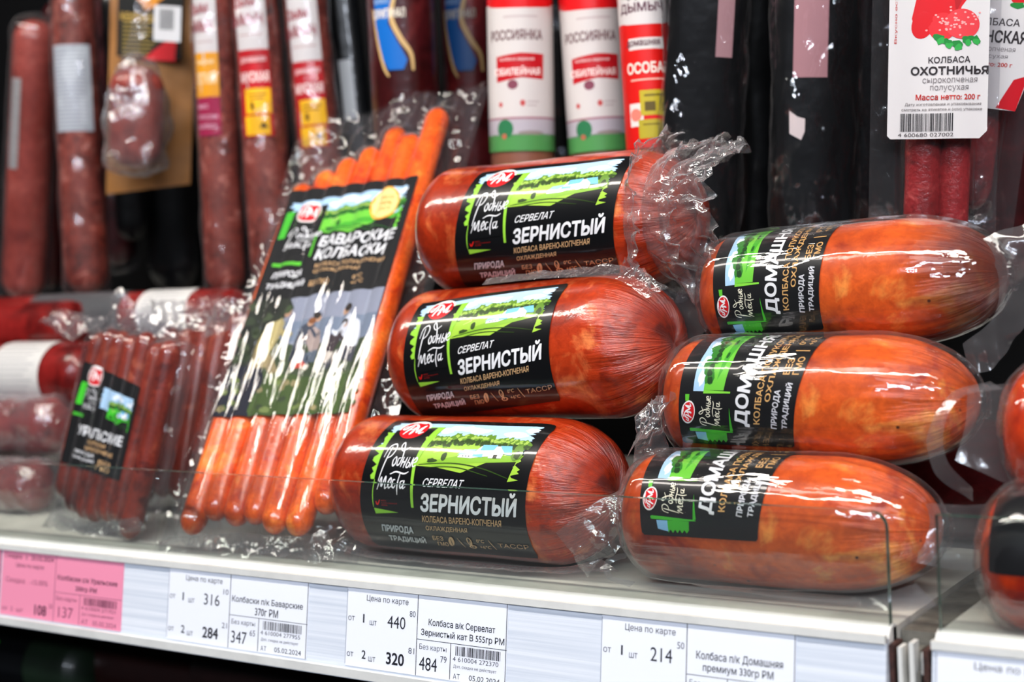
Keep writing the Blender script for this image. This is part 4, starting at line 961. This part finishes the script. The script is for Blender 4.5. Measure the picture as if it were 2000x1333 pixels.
# smoke brand salamis
DR2 = '#8e1a2c'
def dym(y0, c1, yA, c2, yB, c3, yC, off=0, wid=44):
    it = [('t', 'ДЫМ', -wid+6, y0+18, wid-8, y0+42, DR2), ('t', 'ДЫМЫЧ', -wid-14, y0+52, wid-10, y0+80, DR2), ('r', -wid+8, y0+92, wid-12, y0+95, '#a88')]
    it += [('r', -wid, yA, wid, yB, c1), ('r', -wid, yB, wid, yC, c2)]
    it += [('t', 'домашняя', -wid+6, yA+14, wid-8, yA+24, '#f0d8d0', 4), ('t', 'ОСОБАЯ', -wid+4, yA+38, wid-6, yA+58, '#f0e0dc', 4)]
    it += c3
    return simple_label(-wid, y0, wid, yC, '#cfc9c8', it)
hanging('hanging_salami', 'slim salami with a white, yellow and crimson label beside the kraft bag', 'sausage', 412, 442, 575, .185, 76, M_sal,
        [(dym(-22, '#e0951c', 110, '#9a1e48', [('t', 'ВЕС', -30, 210, 24, 218, '#d8a0b0', 4), ('t', 'колбаса', -34, 230, 24, 240, '#d8a0b0', 4)], 196), 'label', None)] if False else
        [(simple_label(-44, -60, 16, 270, '#cfc9c8', [('t', 'ДЫМ', -52, 20, -2, 42, DR2), ('t', 'ДЫМЫЧ', -66, 50, 8, 78, DR2), ('r', -36, 90, 6, 93, '#b9a0a0'), ('r', -44, 112, 16, 196, '#e39a1c'), ('r', -44, 196, 16, 270, '#9a1f46'), ('t', 'сырая', -38, 126, 6, 136, '#f4dcae'), ('t', 'ЛЕТНЯЯ', -40, 150, 10, 172, '#f4dcae'), ('t', 'вес', -38, 210, -10, 218, '#d49aae'), ('t', 'полусухая', -40, 230, 10, 240, '#d49aae'), ('t', 'колбаса', -40, 246, 6, 256, '#d49aae')]), 'label', 'white, yellow and crimson label')], 1.14, G)
yel = '#e8b01c'
redlab = lambda y0, yb: simple_label(-42, -60, 32, yb, '#cfc9c8', [('t', 'ДЫМ', -46, y0+8, 8, y0+30, DR2), ('t', 'ДЫМЫЧ', -62, y0+38, 24, y0+66, DR2), ('r', -36, y0+78, 22, y0+81, '#b99a9a'), ('r', -42, y0+108, 32, yb, '#b3121c'), ('t', 'домашняя', -36, y0+122, 24, y0+134, '#e8c0c0'), ('t', 'МУСКАЯ', -38, y0+150, 28, y0+170, '#f0dcd8'), ('r', -30, y0+182, 30, y0+230, yel, 3), ('r', -34, y0+234, 24, yb-3, yel, 3), ('r', -22, y0+192, 20, y0+195, '#8a5a12', 4), ('r', -22, y0+200, 14, y0+203, '#8a5a12', 4), ('r', -18, y0+208, -10, y0+222, '#5a3a12', 4), ('p', [(0, y0+258), (8, y0+246), (20, y0+258)], '#2a1a10', 4)])
hanging('hanging_salami', 'salami with a white, red and yellow label, second of its kind from the left', 'sausage', 494, 538, 560, .20, 88, M_sal, [(redlab(-2, 272), 'label', 'white, red and yellow label')], 1.10, G)
hanging('hanging_salami', 'salami with a white, red and yellow label just above the big pack corner', 'sausage', 592, 642, 480, .22, 84, M_sal, [(redlab(18, 292), 'label', 'white, red and yellow label')], 1.14, G)
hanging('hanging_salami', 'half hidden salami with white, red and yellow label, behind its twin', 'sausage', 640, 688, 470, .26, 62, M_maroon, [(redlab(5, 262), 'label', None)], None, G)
hanging('hanging_pack', 'narrow black pack with a white strip above the big pack', 'sausage pack', 662, 715, 420, .25, 66, M_blackp, [(simple_label(-22, 118, 8, 235, '#9fa2a6', []), 'label', 'white paper strip')], None, G, .5)
# maroon packs with the blue emblem
def blue_art(d=0):
    a = Art(); b_ = '#0d5fb0' if not d else '#072a52'; g_ = '#c2a06a' if not d else '#6e5a3c'  # d picks darker inks: shade painted into the second emblem
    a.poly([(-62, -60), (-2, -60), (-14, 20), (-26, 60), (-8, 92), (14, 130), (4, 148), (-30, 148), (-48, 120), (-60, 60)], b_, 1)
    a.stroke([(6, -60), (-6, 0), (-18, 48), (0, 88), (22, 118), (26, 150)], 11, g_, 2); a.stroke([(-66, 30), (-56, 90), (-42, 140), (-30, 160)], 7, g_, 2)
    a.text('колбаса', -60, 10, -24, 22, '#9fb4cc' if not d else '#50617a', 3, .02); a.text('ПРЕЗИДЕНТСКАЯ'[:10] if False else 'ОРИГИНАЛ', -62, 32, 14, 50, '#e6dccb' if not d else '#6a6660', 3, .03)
    return a
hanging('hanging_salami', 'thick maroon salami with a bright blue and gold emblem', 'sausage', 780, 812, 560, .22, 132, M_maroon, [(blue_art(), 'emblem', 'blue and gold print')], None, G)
hanging('hanging_salami', 'thick dark salami beside the first, its blue emblem painted darker for shade', 'sausage', 915, 935, 520, .26, 112, M_maroon, [(blue_art(1), 'emblem', 'blue print with shade put into its colours')], None, G)
# white and red pair
def ross(sh=0):
    r_ = '#b3161e'
    a = simple_label(-112, -70, 112, 300, '#c6bfbc', [('r', -112, -70, 112, 22, '#cc1418'), ('o', 0, 22, 90, 10, '#cc1418'), ('t', 'РОССИЯНКА', -78, 72, 52, 92, '#6a4a4c'), ('r', -40, 46, 40, 50, '#b5a6a6'),
        ('p', [(-60, 122), (0, 116), (54, 118), (52, 166), (0, 162), (-60, 170)], r_), ('t', 'колбаса вареная', -50, 124, 30, 132, '#dfb8b8', 4), ('t', 'ЮБИЛЕЙНАЯ', -66, 140, 44, 158, '#ecd8d4', 4), ('o', -20, 175, 12, 9, '#7b4050', 3),
        ('o', 2, 210, 6, 6, '#b84a48'), ('r', 12, 206, 40, 209, '#b0a2a2'), ('r', 12, 213, 34, 216, '#b0a2a2'), ('o', -50, 212, 5, 5, '#b84a48'), ('r', -112, 236, 112, 240, '#9a6a74'),
        ('r', -112, 240, 112, 270, '#aca4ac'), ('r', -112, 268, 112, 300, '#4c8a4c'), ('o', -40, 258, 20, 18, '#2d6f48', 3), ('o', -42, 272, 6, 5, '#b5604a', 4), ('o', 20, 266, 30, 4, '#8a7f7a', 3)])
    return a
hanging('hanging_sausage', 'white and red printed sausage, left one of the pair with the meadow band', 'sausage', 1014, 1025, 560, .205, 122, plain('pale_casing', '#7a4a38', .4, .3), [(ross(), 'printed_casing', None)], None, G)
hanging('hanging_sausage', 'white and red printed sausage, right one of the pair with the meadow band', 'sausage', 1150, 1190, 560, .225, 118, plain('pale_casing', '#7a4a38', .4, .3), [(ross(1), 'printed_casing', None)], None, G)
hanging('hanging_sausage', 'slim black sausage in the gap between the white and red pair', 'sausage', 1088, 1108, 560, .28, 40, M_blackp, [], 1.1, G)
oz = simple_label(-86, -60, 86, 292, '#c91410', [('r', -86, -60, 86, 52, '#c9c2c0'), ('t', 'ДЫМ', -40, -12, 30, 10, '#5c3a44'), ('t', 'ДЫМЫЧ', -64, 14, 44, 36, '#5c3a44'), ('o', 0, 52, 56, 5, '#c9c2c0'),
    ('r', -44, 82, 40, 104, '#cfc8c4', 2), ('t', 'домашняя', -50, 86, 30, 100, '#5c3a44', 4), ('t', 'ОСОБАЯ', -52, 128, 50, 150, '#ecdcd0', 4), ('r', -44, 160, 40, 163, '#e0b0a0'), ('r', -52, 206, -18, 250, '#d8cfca'), ('o', -36, 228, 14, 12, '#d87a6a', 3),
    ('r', -24, 182, 50, 230, '#b3a12c', 3), ('r', -30, 238, 48, 274, '#a99a2c', 3), ('r', -14, 190, 40, 194, '#6a5a1c', 4), ('r', -14, 204, 10, 222, '#5a4a1c', 4), ('r', -20, 246, 20, 249, '#6a5a1c', 4), ('p', [(20, 268), (34, 250), (44, 268)], '#2c2410', 4)])
hanging('hanging_sausage', 'bright red printed sausage with yellow stickers beside the black packs', 'sausage', 1252, 1272, 300, .19, 92, plain('red_casing', '#b81410', .3, .4), [(oz, 'printed_casing', None)], None, G, cap=.5)
# black glossy packs
def crk(seed, amp):
    return lambda p, a_, s: p+V3((p.x, p.y, 0)).normalized()*amp*(nz(p.x*60+seed, p.y*60, p.z*28)+.6*nz(p.x*150, p.y*150+seed, p.z*60)) if (p.x or p.y) else p
M_clearb = film('shiny_film', .05, .006, 1.0, 60, (1, 1, .45), gain=1.8, edge=.2, dist=.003)
def blackpack(label, xt, xb, yb, Y, wpx, seed, arts=(), shiny=True):
    t, R, L, dp = hanging('hanging_pack', label, 'sausage pack', xt, xb, yb, Y, wpx, M_blackp, arts, None, G, .45, .5, crk(seed, .0012))
    if shiny:
        V, F = capsule(L, R*1.10, 64, 120, .5, crk(seed+4, .0035)); mk('film_wrap', [(v[0], v[1]*.5-.001, v[2]-.004) for v in V], F, M_clearb, t)
    return t
blackpack('shiny black pack with crinkled clear film and a pink sticker, beside the red sausage', 1385, 1352, 560, .19, 150, 2, [(simple_label(18, -60, 60, 120, '#a88084', []), 'sticker', 'dusty pink sticker')])
blackpack('very dark pack in shade between the two shiny black packs', 1490, 1490, 600, .27, 110, 5, [], False)
blackpack('black pack with a large pink sticker and a small white one', 1600, 1585, 600, .205, 160, 8, [(simple_label(-66, -60, 14, 160, '#a8797e', []), 'sticker', 'large dusty pink sticker'), (poly_label([(-74, 222), (-52, 234), (-34, 238), (-34, 262), (-42, 278), (-72, 266)], '#d5c6c4'), 'torn_sticker', 'small white torn sticker')])
blackpack('plain black pack left of the hunting sausage pack', 1715, 1700, 600, .24, 120, 11, [])
# hunting sausage flat packs
def flatpack(label, xt, xb, yb, Y, w, stks, art, seed):
    B, rot, L = hang_frame(xt, xb, yb, Y, radians(24)); dp = (B-CAM).dot(Fw); q = dp/FPX
    t = thing('hanging_sausage_pack', label, 'sausage pack', B, rot, 'flat clear packs with white labels')
    for (x, y0, wd) in stks:
        V, F = capsule((yb-y0+0)*q if False else L-(yb-y0)*q, wd/2*q, 24, 40, 1.6, crk(x, .0006)); mk('sausage', [(v[0]+x*q, v[1]*.8, v[2]+(yb-y0)*q) for v in V], F, casing('hunting_sausage', '#5c1014', '#8a2024', '#b04a48', 60, False, .35, .6, .6), t)
    def fr(u, v, s_=1):
        x = (-w/2+w*u)*q; z = L*v; h = 0
        for (sx, y0, wd) in stks:
            d = (x/q-sx)/(wd*.62); zz = (yb-y0)*q
            if abs(d) < 1 and z > zz-.004: h = max(h, wd*.55*q*sqrt(1-d*d)*min(1, (z-zz+.004)/.008))
        return (x, -s_*(h+.0006+.0018*abs(nz(x*110+seed, z*50, seed))), z)
    V, F = grid(80, 120, fr); mk('front_film', V, F, M_clearb if False else M_hfilm, t); V, F = grid(20, 40, lambda u, v: fr(u, v, -1)); mk('back_film', V, F, M_flap, t)
    if art: art.build('label', lambda u, v, h: (u*q, -(.0125+h+.0008*sin(u*.05)), (yb-v)*q), t, 12, 30)
    return t
ha = Art(); LB = '#c9c5c5'
ha.poly([(-92, -80), (92, -80), (92, 262), (78, 276), (-86, 276), (-92, 270)], ink(LB, .35), 0)
ha.poly([(-22, -80), (62, -80), (62, 0), (40, 30), (30, 72), (-44, 66), (-50, 50)], '#c4141c', 1); ha.poly([(14, -80), (62, -80), (50, 0), (30, 40)], '#a50f16', 2)
ha.oval(-30, 62, 20, 26, '#c4141c', 3, 24, .3); ha.oval(6, 66, 26, 26, '#cc2a30', 3, 24); ha.oval(42, 62, 32, 28, '#d23a40', 4, 26, .2)
rr_ = random.Random(4)
for i in range(46): ha.oval(6+rr_.gauss(20, 24), 58+rr_.gauss(0, 11), 2.4, 1.8, '#e59a98', 5, 7)
for x, y, r_ in ((0, 88, 12), (16, 96, 10), (34, 100, 12), (50, 92, 9), (66, 90, 11)): ha.oval(x, y, r_, 7, '#1e7a34', 6, 12, .4, .8, x); ha.oval(x+3, y+5, r_*.6, 6, '#2f9a44', 7, 10, -.6, .8, x+2)
ha.text('КОЛБАСА', -18, 122, 58, 134, '#3a3436', 8, .015); ha.text('ОХОТНИЧЬЯ', -50, 140, 92, 156, '#2c2628', 8, .03)
ha.text('сырокопченая', -28, 162, 72, 174, '#7a7476', 8); ha.text('полусухая', -14, 176, 56, 188, '#7a7476', 8); ha.text('Масса нетто: 200 г', -40, 192, 78, 203, '#b8332c', 8, .02)
ha.text('Дату изготовления и упаковывания', -60, 208, 80, 215, '#5c5658', 8); ha.text('смотреть на этикетке и (или) упаковке', -66, 218, 82, 225, '#5c5658', 8)
barcode(ha, -68, 228, 30, 262, '#2c2a2c', 8, 6); ha.text('4 600680 027002', -72, 265, 30, 272, '#4a4648', 8); ha.text('Вкусно есть полезно', -82, -70, -76, 96, '#b8332c', 8, up=True)
hb = Art(); hb.poly([(-60, -80), (60, -80), (58, 150), (40, 218), (-60, 214)], ink(LB, .35), 0); hb.oval(20, -4, 18, 26, '#c4141c', 2); hb.oval(20, 24, 14, 6, '#1e7a34', 3, 12, 0, .8)
hb.text('КОЛБАСА', -60, 48, 28, 62, '#3a3436', 3, .015); hb.text('МИНСКАЯ', -66, 70, 44, 94, '#2c2628', 3, .03); hb.text('сырокопченая', -60, 102, 26, 112, '#7a7476', 3); hb.text('полусухая', -50, 116, 14, 124, '#7a7476', 3); hb.text('нетто: 200 г', -40, 130, 24, 138, '#b8332c', 3, .02)
hb.poly([(56, 150), (40, 218), (4, 214), (30, 160)], '#b81420', 3)
flatpack('clear hanging pack with white label and barcode, seen full face at the top right', 1830, 1818, 520, .165, 240, [(-18, 470, 70), (40, 500, 60)], ha, 4)
flatpack('second clear hanging pack with white label cut off at the right', 1965, 1900, 450, .20, 150, [(-6, 410, 62)], hb, 9)
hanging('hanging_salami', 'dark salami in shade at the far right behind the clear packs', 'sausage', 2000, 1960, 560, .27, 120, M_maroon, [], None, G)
for k, (x_, y_, r_, ln) in enumerate(((.06, .165, .028, .19), (.21, .150, .030, .16))):  # loaves added so the deck behind the stacks reads dark
    t = thing('lying_sausage', ('dark loaf added to darken the gap behind the orange stack', 'dark loaf added to darken the gap behind the last stack')[k], 'sausage', (x_, y_, 0), None, 'dark loaves added to darken the back of the shelf')
    V, F = capsule(ln, r_, 28, 24, .7); mk('sausage_body', [(v[2], v[0], v[1]+r_) for v in V], F, M_maroon, t)
# hanging bar above the row
t = thing('hanging_bar', 'thin steel bar that runs above the hanging sausages', 'bar', (-1.2, .21, ZT)); V, F = capsule(2.0, .005, 12, 20); mk('rod', [(v[2], v[0], v[1]) for v in V], F, M_metal, t)

# =================================================================== LOWER SHELF, in deep shade
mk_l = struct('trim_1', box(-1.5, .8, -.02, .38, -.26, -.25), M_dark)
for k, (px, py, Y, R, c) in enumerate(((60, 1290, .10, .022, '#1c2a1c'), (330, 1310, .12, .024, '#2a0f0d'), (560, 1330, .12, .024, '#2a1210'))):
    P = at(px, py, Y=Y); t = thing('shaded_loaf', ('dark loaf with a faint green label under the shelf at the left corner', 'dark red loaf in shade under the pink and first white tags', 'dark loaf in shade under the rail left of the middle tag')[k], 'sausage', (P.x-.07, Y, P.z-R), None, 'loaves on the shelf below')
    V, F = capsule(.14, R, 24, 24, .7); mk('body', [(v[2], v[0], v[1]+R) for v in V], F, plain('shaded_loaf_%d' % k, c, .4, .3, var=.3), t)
    if k == 0:
        a = Art(); a.rect(.03, 20, .09, 150, BLK, 0); a.poly([(.035, 40), (.06, 45), (.062, 80), (.038, 84)], '#2f9a2a', 1); a.build('label', lambda u, v, h: (u, -(R*1.02+h)*sin(radians(v)), R+(R*1.02+h)*cos(radians(v))), t, .01, 8)
